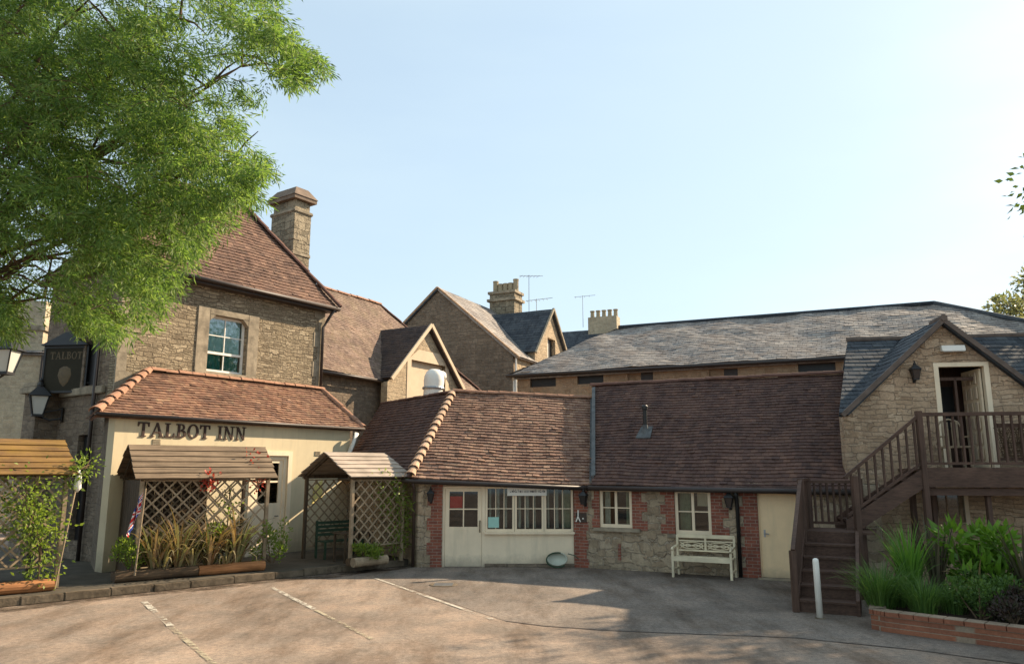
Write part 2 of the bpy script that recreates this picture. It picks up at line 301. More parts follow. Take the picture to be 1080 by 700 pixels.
 broad=leafm('broad_leaf', [(0.121,0.243,0.027),(0.189,0.338,0.041),(0.088,0.176,0.027)], 0.3, 0.4),
 lowleaf=leafm('low_leaf', [(0.053,0.105,0.027),(0.083,0.150,0.036),(0.120,0.195,0.045)], 0.3),
 purple=leafm('purple_leaf', [(0.05,0.03,0.03),(0.07,0.045,0.04),(0.04,0.05,0.025)], 0.2),
 climber=leafm('climber_leaf', [(0.163,0.237,0.037),(0.250,0.325,0.062),(0.100,0.163,0.031)], 0.45),
 redflower=leafm('red_petal', [(0.5,0.04,0.03),(0.4,0.06,0.04),(0.55,0.09,0.06)], 0.3),
)

def kerb_stripm():
    N = NT('dark_kerb_strip'); p = N.geoc(); n1 = N.noise(p, 3.0, 6.0, 0.75)
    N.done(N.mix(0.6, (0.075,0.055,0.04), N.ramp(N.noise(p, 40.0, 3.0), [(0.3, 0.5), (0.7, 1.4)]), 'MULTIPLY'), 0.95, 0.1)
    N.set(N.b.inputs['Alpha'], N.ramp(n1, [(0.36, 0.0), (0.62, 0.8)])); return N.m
MAT['silt'] = kerb_stripm()
# ------------------------------------------------------------------ object helpers
def tag(o, label=None, cat=None, group=None, kind=None):
    if label: o['label'] = label
    if cat: o['category'] = cat
    if group: o['group'] = group
    if kind: o['kind'] = kind
    return o
def empty(name, loc, angle=90.0):
    """empty whose local x runs along the compass direction 'angle' (deg right of forward), local y into depth"""
    o = bpy.data.objects.new(name, None); COL.objects.link(o); o.empty_display_size = 0.2
    o.location = loc; o.rotation_euler = (0, 0, R(90-angle)); return o
def link(name, me, mat, parent=None):
    o = bpy.data.objects.new(name, me); COL.objects.link(o)
    for m in (mat if isinstance(mat, (list, tuple)) else [mat]): me.materials.append(MAT[m])
    if parent: o.parent = parent
    return o
def copy_tree(o, parent=None):
    c = o.copy(); COL.objects.link(c); c.parent = parent
    for ch in list(o.children): copy_tree(ch, c)
    return c

class MB:
    def __init__(s): s.v = []; s.f = []; s.mi = []
    def add(s, vs, fs, m=0):
        k = len(s.v); s.v += [tuple(p) for p in vs]
        for f in fs: s.f.append([i+k for i in f]); s.mi.append(m)
        return s
    def box(s, x0, x1, y0, y1, z0, z1, m=0):
        vs = [(x0,y0,z0),(x1,y0,z0),(x1,y1,z0),(x0,y1,z0),(x0,y0,z1),(x1,y0,z1),(x1,y1,z1),(x0,y1,z1)]
        return s.add(vs, [(3,2,1,0),(4,5,6,7),(0,1,5,4),(1,2,6,5),(2,3,7,6),(3,0,4,7)], m)
    def bar(s, p, q, w, h, up=(0,0,1), m=0):
        p, q = Vector(p), Vector(q); d = (q-p).normalized(); u = Vector(up)
        if abs(d.dot(u)) > 0.99: u = Vector((0,1,0))
        a = d.cross(u).normalized(); b = a.cross(d).normalized(); a *= w/2; b *= h/2
        vs = [p-a-b, p+a-b, p+a+b, p-a+b, q-a-b, q+a-b, q+a+b, q-a+b]
        return s.add(vs, [(0,1,2,3),(7,6,5,4),(4,5,1,0),(5,6,2,1),(6,7,3,2),(7,4,0,3)], m)
    def tube(s, pts, rad, n=8, cap=True, m=0):
        pts = [Vector(p) for p in pts]; k = len(pts)
        rads = rad if isinstance(rad, (list, tuple)) else [rad]*k
        vs = []; ref = Vector((0.3,0.2,1)).normalized()
        for i, p in enumerate(pts):
            d = (pts[min(i+1,k-1)]-pts[max(i-1,0)]).normalized()
            r = ref if abs(d.dot(ref)) < 0.95 else Vector((1,0,0))
            a = d.cross(r).normalized(); b = d.cross(a).normalized()
            for j in range(n):
                t = 2*math.pi*j/n; vs.append(p+a*(rads[i]*math.cos(t))+b*(rads[i]*math.sin(t)))
        fs = [(i*n+j, i*n+(j+1)%n, (i+1)*n+(j+1)%n, (i+1)*n+j) for i in range(k-1) for j in range(n)]
        if cap: fs += [tuple(range(n))[::-1], tuple((k-1)*n+j for j in range(n))]
        return s.add(vs, fs, m)
    def lathe(s, prof, c=(0,0,0), n=16, m=0):
        vs = []; c = Vector(c)
        for r, z in prof:
            for j in range(n):
                t = 2*math.pi*j/n; vs.append((c.x+r*math.cos(t), c.y+r*math.sin(t), c.z+z))
        k = len(prof)
        fs = [(i*n+j, i*n+(j+1)%n, (i+1)*n+(j+1)%n, (i+1)*n+j) for i in range(k-1) for j in range(n)]
        fs += [tuple(range(n))[::-1], tuple((k-1)*n+j for j in range(n))]
        return s.add(vs, fs, m)
    def prism(s, poly, vec, m=0):
        k = len(poly); vec = Vector(vec); a = [Vector(p) for p in poly]
        vs = a+[p+vec for p in a]
        return s.add(vs, [tuple(range(k)), tuple(range(2*k-1, k-1, -1))]+[(i, i+k, (i+1)%k+k, (i+1)%k) for i in range(k)], m)
    def build(s, name, mat, parent=None, bevel=0.0, smooth=False):
        me = bpy.data.meshes.new(name); me.from_pydata(s.v, [], s.f)
        me.polygons.foreach_set('material_index', s.mi)
        bm = bmesh.new(); bm.from_mesh(me); bmesh.ops.recalc_face_normals(bm, faces=bm.faces[:])
        if bevel: bmesh.ops.bevel(bm, geom=bm.edges[:], offset=bevel, segments=2, affect='EDGES', clamp_overlap=True)
        bm.to_mesh(me); bm.free()
        if smooth: me.polygons.foreach_set('use_smooth', [True]*len(me.polygons))
        me.update(); return link(name, me, mat, parent)

def quadmesh(name, V, mat, parent=None, nq=4):
    """V: (n,nq,3) array, one face per leaf"""
    n = len(V); me = bpy.data.meshes.new(name)
    me.vertices.add(n*nq); me.vertices.foreach_set('co', V.astype(np.float32).ravel())
    me.loops.add(n*nq); me.loops.foreach_set('vertex_index', np.arange(n*nq, dtype=np.int32))
    me.polygons.add(n); me.polygons.foreach_set('loop_start', np.arange(0, n*nq, nq, dtype=np.int32))
    me.update(calc_edges=True); me.validate(); return link(name, me, mat, parent)
def leaves(P, D, L, Wd, rng):
    """diamond leaves at points P pointing along D, random roll"""
    n = len(P); D = D/np.linalg.norm(D, axis=1, keepdims=True)
    r = rng.normal(size=(n,3)); S = np.cross(D, r); S /= np.linalg.norm(S, axis=1, keepdims=True)+1e-9
    L = L[:,None]; Wd = Wd[:,None]
    mid = P+D*L*0.42
    N = np.cross(S, D)*L*0.12
    return np.stack([P, mid+S*Wd/2+N, P+D*L, mid-S*Wd/2+N], 1)

def ptin(poly, x, y):
    c = False; j = len(poly)-1
    for i in range(len(poly)):
        (xi, yi), (xj, yj) = poly[i], poly[j]
        if (yi > y) != (yj > y) and x < (xj-xi)*(y-yi)/(yj-yi)+xi: c = not c
        j = i
    return c

# roof of real tiles, laid course by course and cut to the outline
def tile_roof(name, poly, mat, parent, gauge=0.12, tw=0.19, th=0.016, sag=0.03, seed=1, slab=0.07, rag=0.006):
    rnd = random.Random(seed); P = [Vector(p) for p in poly]
    n = Vector((0,0,0))
    for i in range(len(P)): n += P[i].cross(P[(i+1)%len(P)])
    n.normalize()
    if n.z < 0: n = -n
    e = (P[1]-P[0]).normalized(); s = n.cross(e)
    if s.z < 0: e = -e; s = n.cross(e)
    o = P[0]; q = [((p-o).dot(e), (p-o).dot(s)) for p in P]
    x0, x1 = min(a for a, b in q), max(a for a, b in q); y1 = max(b for a, b in q)
    vs = []; fs = []
    cen = sum(P, Vector((0,0,0)))/len(P)
    edges = []
    for i in range(1, len(P)):
        a, b = P[i], P[(i+1)%len(P)]; out = (b-a).cross(n).normalized()
        if out.dot(cen-a) > 0: out = -out
        edges.append((a, out))
    row = 0; y = -0.03
    while y < y1:
        x = x0-tw+((row%2)*0.5+rnd.uniform(-0.06,0.06))*tw; rl = rnd.uniform(-0.003,0.003)
        while x < x1+tw:
            c = o+e*(x+tw/2)+s*(y+gauge/2)
            if all((c-a).dot(out) < tw*1.2+gauge for a, out in edges):
                h = th*rnd.uniform(0.85,1.35)+rl; h2 = h+rnd.uniform(-0.3,0.3)*th*0.6; dy = rnd.uniform(-rag,rag)
                if rnd.random() < 0.05: h += th*0.7; h2 += th*0.3; dy -= rag*1.5
                g = tw*0.015; k = len(vs)
                def pt(a, b, hh): return o+e*a+s*b+n*hh
                dy2 = dy+rnd.uniform(-rag,rag)*0.5
                vs += [pt(x+g,y+dy,h), pt(x+tw-g,y+dy2,h2), pt(x+tw-g,y+gauge*1.12,0.001), pt(x+g,y+gauge*1.12,0.001),
                       pt(x+g,y+dy,-0.004), pt(x+tw-g,y+dy2,-0.004)]
                fs += [(k,k+1,k+2,k+3), (k+4,k+5,k+1,k), (k+4,k,k+3), (k+1,k+5,k+2)]
            x += tw
        row += 1; y += gauge
    me = bpy.data.meshes.new(name); me.from_pydata(vs, [], fs)
    bm = bmesh.new(); bm.from_mesh(me)
    for a, out in edges:
        bmesh.ops.bisect_plane(bm, geom=bm.verts[:]+bm.edges[:]+bm.faces[:], plane_co=a, plane_no=out, clear_outer=True)
    # battens and boarding under the tiles
    dn = 0.012+sag*0.95; lo = [p-n*dn for p in P]; lo2 = [p-n*(dn+slab) for p in P]
    va = [bm.verts.new(p) for p in lo]; vb = [bm.verts.new(p) for p in lo2]; k = len(P)
    bm.faces.new(va); bm.faces.new(vb[::-1])
    for i in range(k): bm.faces.new((va[i], vb[i], vb[(i+1)%k], va[(i+1)%k]))
    if sag:
        off = Vector((seed*3.1, seed*1.7, 0))
        for v in bm.verts:
            v.co += n*(noise.noise(v.co*0.55+off)*sag+noise.noise(v.co*1.9+off)*sag*0.35)
    bm.to_mesh(me); bm.free(); return link(name, me, mat, parent)

def ridge_line(name, p, q, mat, parent, r=0.09, seg=0.33, lift=0.0, seed=1, taper=0.86):
    rnd = random.Random(seed); p, q = Vector(p), Vector(q); L = (q-p).length; d = (q-p)/L
    k = max(1, round(L/seg)); a = d.cross(Vector((0,0,1))).normalized(); u = a.cross(d).normalized()
    m = MB(); n = 7
    for i in range(k):
        s0, s1 = i*L/k, (i+1)*L/k+0.04; vs = []
        j = rnd.uniform(-0.008,0.008); r0 = r*rnd.uniform(1.0,1.1); r1 = r0*taper
        for (s, rr) in ((s0, r0), (s1, r1)):
            for ri in (rr, rr-0.018):
                for t in range(n):
                    th = math.pi*(t/(n-1)); vs.append(p+d*s+a*(ri*math.cos(th))+u*(ri*math.sin(th)*0.85+lift+j-0.02))
        fs = [(t, t+1, 2*n+t+1, 2*n+t) for t in range(n-1)]+[(t, n+t, n+t+1, t+1) for t in range(n-1)]
        m.add(vs, fs)
    return m.build(name, mat, parent)

def wall(name, u0, u1, z0, z1, holes, mat, parent, y=0.0, thick=0.3, cuts=(), axis='x', rev=0.16):
    """wall in the local xz plane (axis 'x') or yz plane (axis 'y') with openings and reveals; cuts trim it to a gable"""
    us = sorted({u0, u1, *[h[0] for h in holes], *[h[1] for h in holes]}); zs = sorted({z0, z1, *[h[2] for h in holes], *[h[3] for h in holes]})
    bm = bmesh.new(); cache = {}
    def V(u, d, z):
        k = (round(u,4), round(d,4), round(z,4))
        if k not in cache: cache[k] = bm.verts.new((u, y+d, z) if axis == 'x' else (y+d, u, z))
        return cache[k]
    def F(*a):
        try: bm.faces.new(a)
        except ValueError: pass
    sg = 1 if thick > 0 else -1
    for i in range(len(us)-1):
        for j in range(len(zs)-1):
            cu, cz = (us[i]+us[i+1])/2, (zs[j]+zs[j+1])/2
            if any(h[0] < cu < h[1] and h[2] < cz < h[3] for h in holes): continue
            for d in (0, thick): F(V(us[i],d,zs[j]), V(us[i+1],d,zs[j]), V(us[i+1],d,zs[j+1]), V(us[i],d,zs[j+1]))
    for h in holes:
        a, b, c, d = h
        for (p, q) in (((a,c),(b,c)),((b,c),(b,d)),((b,d),(a,d)),((a,d),(a,c))):
            F(V(p[0],0,p[1]), V(q[0],0,q[1]), V(q[0],thick,q[1]), V(p[0],thick,p[1]))
    for (p, q) in (((u0,z0),(u0,z1)),((u1,z0),(u1,z1))):
        F(V(p[0],0,p[1]), V(q[0],0,q[1]), V(q[0],thick,q[1]), V(p[0],thick,p[1]))
    for (cu, cz, nu, nz) in cuts:
        co = (cu,0,cz) if axis == 'x' else (0,cu,cz); no = (nu,0,nz) if axis == 'x' else (0,nu,nz)
        bmesh.ops.bisect_plane(bm, geom=bm.verts[:]+bm.edges[:]+bm.faces[:], plane_co=co, plane_no=no, clear_outer=True)
    bmesh.ops.recalc_face_normals(bm, faces=bm.faces[:])
    me = bpy.data.meshes.new(name); bm.to_mesh(me); bm.free(); return link(name, me, mat, parent)

def glazing(parent, u0, u1, z0, z1, y, cols, rows, mat='cream_paint', fw=0.06, bw=0.022, name='window', sill=None, mull=0, curtain=None, sash=False, glass='glass'):
    """framed window in the xz plane at depth y: frame + bars, glass child, optional curtain child"""
    m = MB(); d = 0.06
    m.box(u0,u0+fw,y,y+d,z0,z1); m.box(u1-fw,u1,y,y+d,z0,z1)
    m.box(u0+fw,u1-fw,y,y+d,z0,z0+fw*1.2); m.box(u0+fw,u1-fw,y,y+d,z1-fw,z1)
    iu0, iu1, iz0, iz1 = u0+fw, u1-fw, z0+fw*1.2, z1-fw
    for i in range(1, cols):
        x = iu0+(iu1-iu0)*i/cols; b = fw*0.9 if mull and i % mull == 0 else bw
        m.box(x-b/2,x+b/2,y+(0.003 if b > bw else 0.012),y+0.05,iz0,iz1)
    for j in range(1, rows):
        z = iz0+(iz1-iz0)*j/rows; b = fw*0.8 if sash and j == rows//2 else bw
        m.box(iu0,iu1,y+0.016,y+0.046,z-b/2,z+b/2)
    f = m.build(name, mat, parent)
    MB().add([(iu0,y+0.035,iz0),(iu1,y+0.035,iz0),(iu1,y+0.035,iz1),(iu0,y+0.035,iz1)], [(0,1,2,3)]).build('pane', glass, f)
    if sill: MB().box(u0-0.06,u1+0.06,y-sill,y+0.05,z0-0.07,z0-0.004).build('sill', mat, f)
    if curtain:
        for (cu0, cu1, cz0, cz1, cm) in curtain:
            vs = []; k = max(6, int((cu1-cu0)/0.035))
            for i in range(k+1):
                x = cu0+(cu1-cu0)*i/k; yy = y+0.13+0.02*math.sin(i*1.9)+0.008*math.sin(i*5.3)
                vs += [(x,yy,cz0),(x,yy+0.01,cz1)]
            MB().add(vs, [(2*i,2*i+2,2*i+3,2*i+1) for i in range(k)]).build('curtain', cm, f, smooth=True)
    return f

# ------------------------------------------------------------------ ground
def sheet(name, pts, z, mat):
    me = bpy.data.meshes.new(name); me.from_pydata([(x,y,z) for x, y in pts], [], [tuple(range(len(pts)))]); me.update()
    return tag(link(name, me, mat), kind='structure')
sheet('ground', [(-300,-40),(300,-40),(300,400),(-300,400)], 0.0, 'ground')
edge = [(-3.13,17.98),(-2.3,16.6),(-1.4,15.1),(-0.5,13.5),(-0.1,12.85),(0.5,12.45),(1.43,12.12),(2.8,11.85),(4.13,11.6),(5.4,10.9),(6.6,9.9),(9.0,8.6)]
ep = []
for i in range(len(edge)-1):
    for t in range(6):
        a, b = edge[i], edge[i+1]; k = t/6; ep.append((a[0]+(b[0]-a[0])*k+random.uniform(-.015,.015), a[1]+(b[1]-a[1])*k+random.uniform(-.015,.015)))
sheet('pavement', ep+[(14,8.6),(14,19),(1.6,22),(-2.3,21),(-2.7,20.0)], 0.004, 'patch')
def strip(pts, wd, mat):
    V = [Vector((x,y,0)) for x, y in pts]; L = []; Rr = []
    for i, p in enumerate(V):
        d = (V[min(i+1,len(V)-1)]-V[max(i-1,0)]).normalized(); n = Vector((-d.y,d.x,0)); j = random.uniform(0.8,1.15)*wd/2
        L.append((p+n*j)[:2]); Rr.append((p-n*j)[:2])
    return sheet('road_marking', L+Rr[::-1], 0.009, mat)
strip([(x,y+0.0) for x, y in ep[24:]], 0.02, 'gutter')
def lerp2(a, b, k): return [(a[0]+(b[0]-a[0])*i/k, a[1]+(b[1]-a[1])*i/k) for i in range(k+1)]
strip([(x-0.05,y-0.05) for x, y in lerp2((-3.13,17.98),(-0.25,13.0),24)], 0.085, 'paint')
strip(lerp2((-4.95,16.35),(-3.45,13.9),14), 0.10, 'paint')
strip(lerp2((-3.4,13.8),(-2.0,11.5),14), 0.08, 'paint_ol')
strip(lerp2((-6.78,14.65),(-5.32,12.45),14), 0.11, 'paint')
strip(lerp2((-5.3,12.4),(-3.6,9.9),14), 0.09, 'paint_ol')
# terrace in front of the inn with its kerb, dark ragged strip along its foot
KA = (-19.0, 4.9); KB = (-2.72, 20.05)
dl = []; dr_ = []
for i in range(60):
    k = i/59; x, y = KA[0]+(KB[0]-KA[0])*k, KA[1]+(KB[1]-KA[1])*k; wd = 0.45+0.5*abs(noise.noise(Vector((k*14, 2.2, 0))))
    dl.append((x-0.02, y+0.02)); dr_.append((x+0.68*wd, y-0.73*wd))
sheet('ground_strip', dl+dr_[::-1], 0.006, 'silt')
t = MB().prism([(KA[0],KA[1],0.0),(KB[0],KB[1],0.0),(-2.55,20.3,0.0),(-4.9,23.0,0.0),(-30,23,0.0),(-30,4.9,0.0)], (0,0,0.148)).build('terrace', 'terrace')
tag(t, kind='structure')
km = MB(); rk = random.Random(5); kd = Vector((KB[0]-KA[0], KB[1]-KA[1], 0)); kl = kd.length; kd.normalize(); kn = Vector((kd.y,-kd.x,0)); s = 0
while s < kl-0.2:
    l = min(rk.uniform(0.7,1.0), kl-s); a = Vector((*KA,0))+kd*(s+0.003)+kn*rk.uniform(-0.02,0.02); b = a+kd*(l-0.006); h = 0.152+rk.uniform(-0.018,0.012)
    km.prism([a-kn*0.08, a+kn*0.075, b+kn*0.075, b-kn*0.08], (0,0,h)); s += l
tag(km.build('kerb', 'kerb', bevel=0.016), kind='structure')

# ------------------------------------------------------------------ the inn (local x along its front, y into depth)
INN = empty('inn_building', (-6.18,21.78,0), 35)
tag(INN, 'tall stone inn with cream rendered lean-to front, red tiled roofs and big stone chimney', 'inn')
wall('front_wall', -5.15, 2.1, 0, 3.68, [(-1.33,-0.2,0.15,2.78)], 'cream', INN, 0, 0.3)
MB().prism([(-5.15,0.302,0),(-4.45,1.9,0),(-4.15,1.9,0),(-4.85,0.302,0)], (0,0,3.68)).build('side_wall', 'shade_stone', INN)
wall('end_wall', 0.302, 1.9, 0, 4.6, [], 'cream', INN, 1.8, 0.3, axis='y', cuts=[(0,3.70,-0.605,1.0)])
# stone upper storey
UW = wall('upper_wall', -4.27, 2.52, 0, 7.85, [(-1.72,-0.42,5.16,6.82)], 'inn_stone', INN, 1.9, 0.35)
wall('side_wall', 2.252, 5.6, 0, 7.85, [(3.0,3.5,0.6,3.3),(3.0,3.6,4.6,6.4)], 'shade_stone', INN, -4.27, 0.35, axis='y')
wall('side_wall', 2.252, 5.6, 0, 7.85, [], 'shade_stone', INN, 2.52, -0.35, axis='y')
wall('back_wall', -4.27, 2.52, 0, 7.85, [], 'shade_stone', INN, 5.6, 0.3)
for sd in (0, 1):   # quoins and dressed window surround
    m = MB()
    for i in range(16):
        z = 0.0+i*0.49; a = 0.42 if i % 2 else 0.25
        if sd: m.box(2.525-a,2.545,1.885,1.95,z,z+0.49)
        else: m.box(-4.29,-4.27+a,1.885,1.95,z,z+0.49)
    m.build('quoins', 'ashlar', INN, bevel=0.004)

m = MB()
m.box(-2.1,-1.72,1.87,1.95,4.98,7.0); m.box(-0.42,-0.04,1.87,1.95,4.98,7.0); m.box(-1.72,-0.42,1.87,1.95,6.82,7.0)
m.add([(-1.72,1.87,6.82),(-1.52,1.87,6.82),(-1.72,1.87,6.62),(-1.72,2.05,6.82),(-1.52,2.05,6.82),(-1.72,2.05,6.62)], [(0,1,2),(3,5,4),(1,4,5,2),(0,3,4,1),(0,2,5,3)])
m.add([(-0.42,1.87,6.82),(-0.62,1.87,6.82),(-0.42,1.87,6.62),(-0.42,2.05,6.82),(-0.62,2.05,6.82),(-0.42,2.05,6.62)], [(0,2,1),(3,4,5),(1,2,5,4),(0,1,4,3),(0,3,5,2)])
m.box(-2.1,-0.04,1.84,1.96,5.06,5.16)
m.build('window_surround', 'ashlar', INN, bevel=0.01)
sw = glazing(INN, -1.72, -0.42, 5.165, 6.82, 2.06, 2, 3, 'white', 0.07, 0.026, glass='sky_glass', curtain=[(-1.66,-0.48,5.72,6.78,'sky_sheet'),(-1.66,-1.1,5.2,5.70,'teal'),(-1.0,-0.48,5.2,5.70,'teal')])  # upper pale sheet and extra gloss stand in for reflected sky
MB().box(-1.65,-0.49,2.05,2.11,5.70,5.77).build('meeting_rail', 'white', sw)
# roofs
OV = 0.16
tile_roof('lean_to_roof', [(-5.68,-OV,3.66),(2.5,-OV,3.66),(2.5,1.88,4.98),(-3.4,1.88,4.98)], 'red_tile', INN, 0.135, 0.18, 0.026, 0.05, 3, rag=0.012)
tile_roof('lean_to_roof', [(-4.86,1.9,3.66),(-5.68,-OV,3.66),(-3.4,1.88,4.98)], 'red_tile', INN, 0.11, 0.18, 0.018, 0.03, 4)
ridge_line('ridge_tiles', (-3.4,1.82,5.0), (2.52,1.82,5.0), 'ridge', INN, 0.10, 0.4, 0.02, 2)
ridge_line('hip_tiles', (-5.72,-OV-0.02,3.68), (-3.4,1.84,5.02), 'ridge', INN, 0.14, 0.42, 0.02, 3, taper=0.6)
ridge_line('verge_tiles', (2.5,-OV-0.03,3.70), (2.5,1.86,5.02), 'ridge', INN, 0.10, 0.4, 0.0, 4)
tp = math.tan(R(56)); ex0, ex1, ey0, ey1, ez = -4.55, 2.76, 1.55, 6.2, 7.74; hw = (ey1-ey0)/2; ym = (ey0+ey1)/2; zr = ez+hw*tp
A1, A2 = (ex1-hw,ym,zr), (ex0+hw,ym,zr)
tile_roof('main_roof', [(ex0,ey0,ez),(ex1,ey0,ez),A1,A2], 'upper_tile', INN, 0.14, 0.2, 0.022, 0.06, 5)
tile_roof('main_roof', [(ex1,ey0,ez),(ex1,ey1,ez),A1], 'upper_tile', INN, 0.14, 0.2, 0.022, 0.06, 6)
tile_roof('main_roof', [(ex0,ey1,ez),(ex0,ey0,ez),A2], 'upper_tile', INN, 0.14, 0.2, 0.022, 0.06, 7)
tile_roof('main_roof', [(ex1,ey1,ez),(ex0,ey1,ez),A2,A1], 'upper_tile', INN, 0.2, 0.3, 0.018, 0.06, 8)
ridge_line('hip_tiles', (ex1+0.05,ey0-0.05,ez), A1, 'ridge_dk', INN, 0.13, 0.4, 0.03, 5)
ridge_line('hip_tiles', (ex0-0.05,ey0-0.05,ez), A2, 'ridge_dk', INN, 0.12, 0.4, 0.02, 6)
ridge_line('ridge_tiles', A1, A2, 'ridge_dk', INN, 0.12, 0.4, 0.02, 7)
m = MB(); m.tube([(ex0,ey0-0.06,ez-0.05),(ex1+0.05,ey0-0.06,ez-0.05)], 0.06, 8); m.tube([(ex1+0.06,ey0-0.05,ez-0.05),(ex1+0.06,ey1,ez-0.05)], 0.06, 8)
m.build('gutter', 'gutter', INN, smooth=True)
MB().tube([(-5.7,-OV-0.04,3.635),(2.5,-OV-0.04,3.635)], 0.042, 8).build('gutter', 'gutter', INN, smooth=True)
MB().box(ex0,ex1,ey0+0.02,1.9,ez-0.16,ez-0.06).build('fascia', 'gutter', INN); MB().box(-5.6,2.45,-OV+0.03,-0.002,3.585,3.64).build('fascia', 'gutter', INN)
MB().tube([(2.62,ey0-0.06,ez-0.05),(2.55,1.78,ez-0.45),(2.42,1.82,ez-0.7),(2.42,1.82,4.95)], 0.05, 8).build('downpipe', 'gutter', INN, smooth=True)
# big chimney
c = MB().box(2.05,2.8,3.14,4.4,0,11.3); c.box(2.09,2.76,3.18,4.36,11.3,12.0)
ch = c.build('chimney', 'chim_stone', INN, bevel=0.02)
m = MB(); m.box(2.0,2.85,3.09,4.45,11.25,11.38); m.build('string_course', 'ashlar', ch, bevel=0.03)
m = MB(); m.box(2.02,2.83,3.11,4.43,9.7,9.85); m.build('offset_course', 'ashlar', ch, bevel=0.03)
m = MB(); m.box(1.93,2.92,3.02,4.52,11.72,11.85)
m.add([(1.90,2.99,11.85),(2.95,2.99,11.85),(2.95,4.55,11.85),(1.90,4.55,11.85),(2.16,3.25,12.22),(2.7,3.25,12.22),(2.7,4.3,12.22),(2.16,4.3,12.22)], [(0,1,5,4),(1,2,6,5),(2,3,7,6),(3,0,4,7),(4,5,6,7),(3,2,1,0)])
m.build('chimney_cap', 'cap_stone', ch)
# front door of the lean-to
fd = MB(); fd.box(-1.33,-1.22,0.04,0.14,0.15,2.78); fd.box(-0.31,-0.2,0.04,0.14,0.15,2.78); fd.box(-1.22,-0.31,0.04,0.14,2.67,2.78)
fd.box(-1.46,-1.33,-0.03,0.02,0.15,2.9); fd.box(-0.2,-0.07,-0.03,0.02,0.15,2.9); fd.box(-1.33,-0.2,-0.03,0.02,2.78,2.9)
fd.build('door_frame', 'cream_paint', INN)
dd = MB(); dd.box(-1.22,-0.31,0.07,0.12,0.16,1.5); dd.box(-1.22,-1.1,0.07,0.12,1.5,2.67); dd.box(-0.43,-0.31,0.07,0.12,1.5,2.67); dd.box(-1.1,-0.43,0.07,0.12,2.58,2.67); dd.box(-1.1,-0.43,0.08,0.11,2.05,2.1)
dd = dd.build('door', 'cream_paint', INN)
MB().add([(-1.1,0.095,1.5),(-0.43,0.095,1.5),(-0.43,0.095,2.58),(-1.1,0.095,2.58)], [(0,1,2,3)]).build('pane', 'glass', dd)
MB().tube([(-0.42,0.05,1.15),(-0.42,0.02,1.15),(-0.54,0.02,1.15)], 0.012, 6).build('handle', 'black', dd)
m = MB()
for x, z in ((-4.12,3.05),(0.85,2.86)):
    for i in range(4): m.box(x-0.1,x+0.1,-0.02,0.0,z-0.06+i*0.035,z-0.04+i*0.035)
m.build('air_vent', 'ashlar', INN)
# white flue elbow at the right end of the front
MB().tube([(1.95,-0.06,2.3),(1.95,-0.12,2.85),(2.0,-0.2,3.1),(2.15,-0.24,3.5)], 0.07, 10).build('downpipe', 'white', INN, smooth=True)
# street side: bay pier, cornice, doorway
sp = MB(); sp.box(-4.85,-4.272,4.75,5.5,0,4.45)
sp.build('buttress', 'shade_stone', INN)
sp = MB(); sp.box(-4.97,-4.272,4.63,5.62,4.45,4.62); sp.box(-4.91,-4.272,4.69,5.56,4.621,4.74); sp.box(-4.38,-4.272,2.3,4.63,4.35,4.55); sp.build('cornice', 'ashlar', INN, bevel=0.02)
m = MB(); m.tube([(-4.37,2.7,7.6),(-4.37,2.7,0)], 0.05, 8); m.tube([(-4.37,2.5,5.9),(-4.37,4.4,5.9)], 0.03, 6); m.build('downpipe', 'gutter', INN, smooth=True)
w_ = MB(); w_.box(-4.12,-4.08,3.0,3.6,4.6,6.4); w_.build('window', 'black', INN); MB().box(-4.12,-4.08,3.0,3.5,0.6,3.3).build('window', 'black', INN)

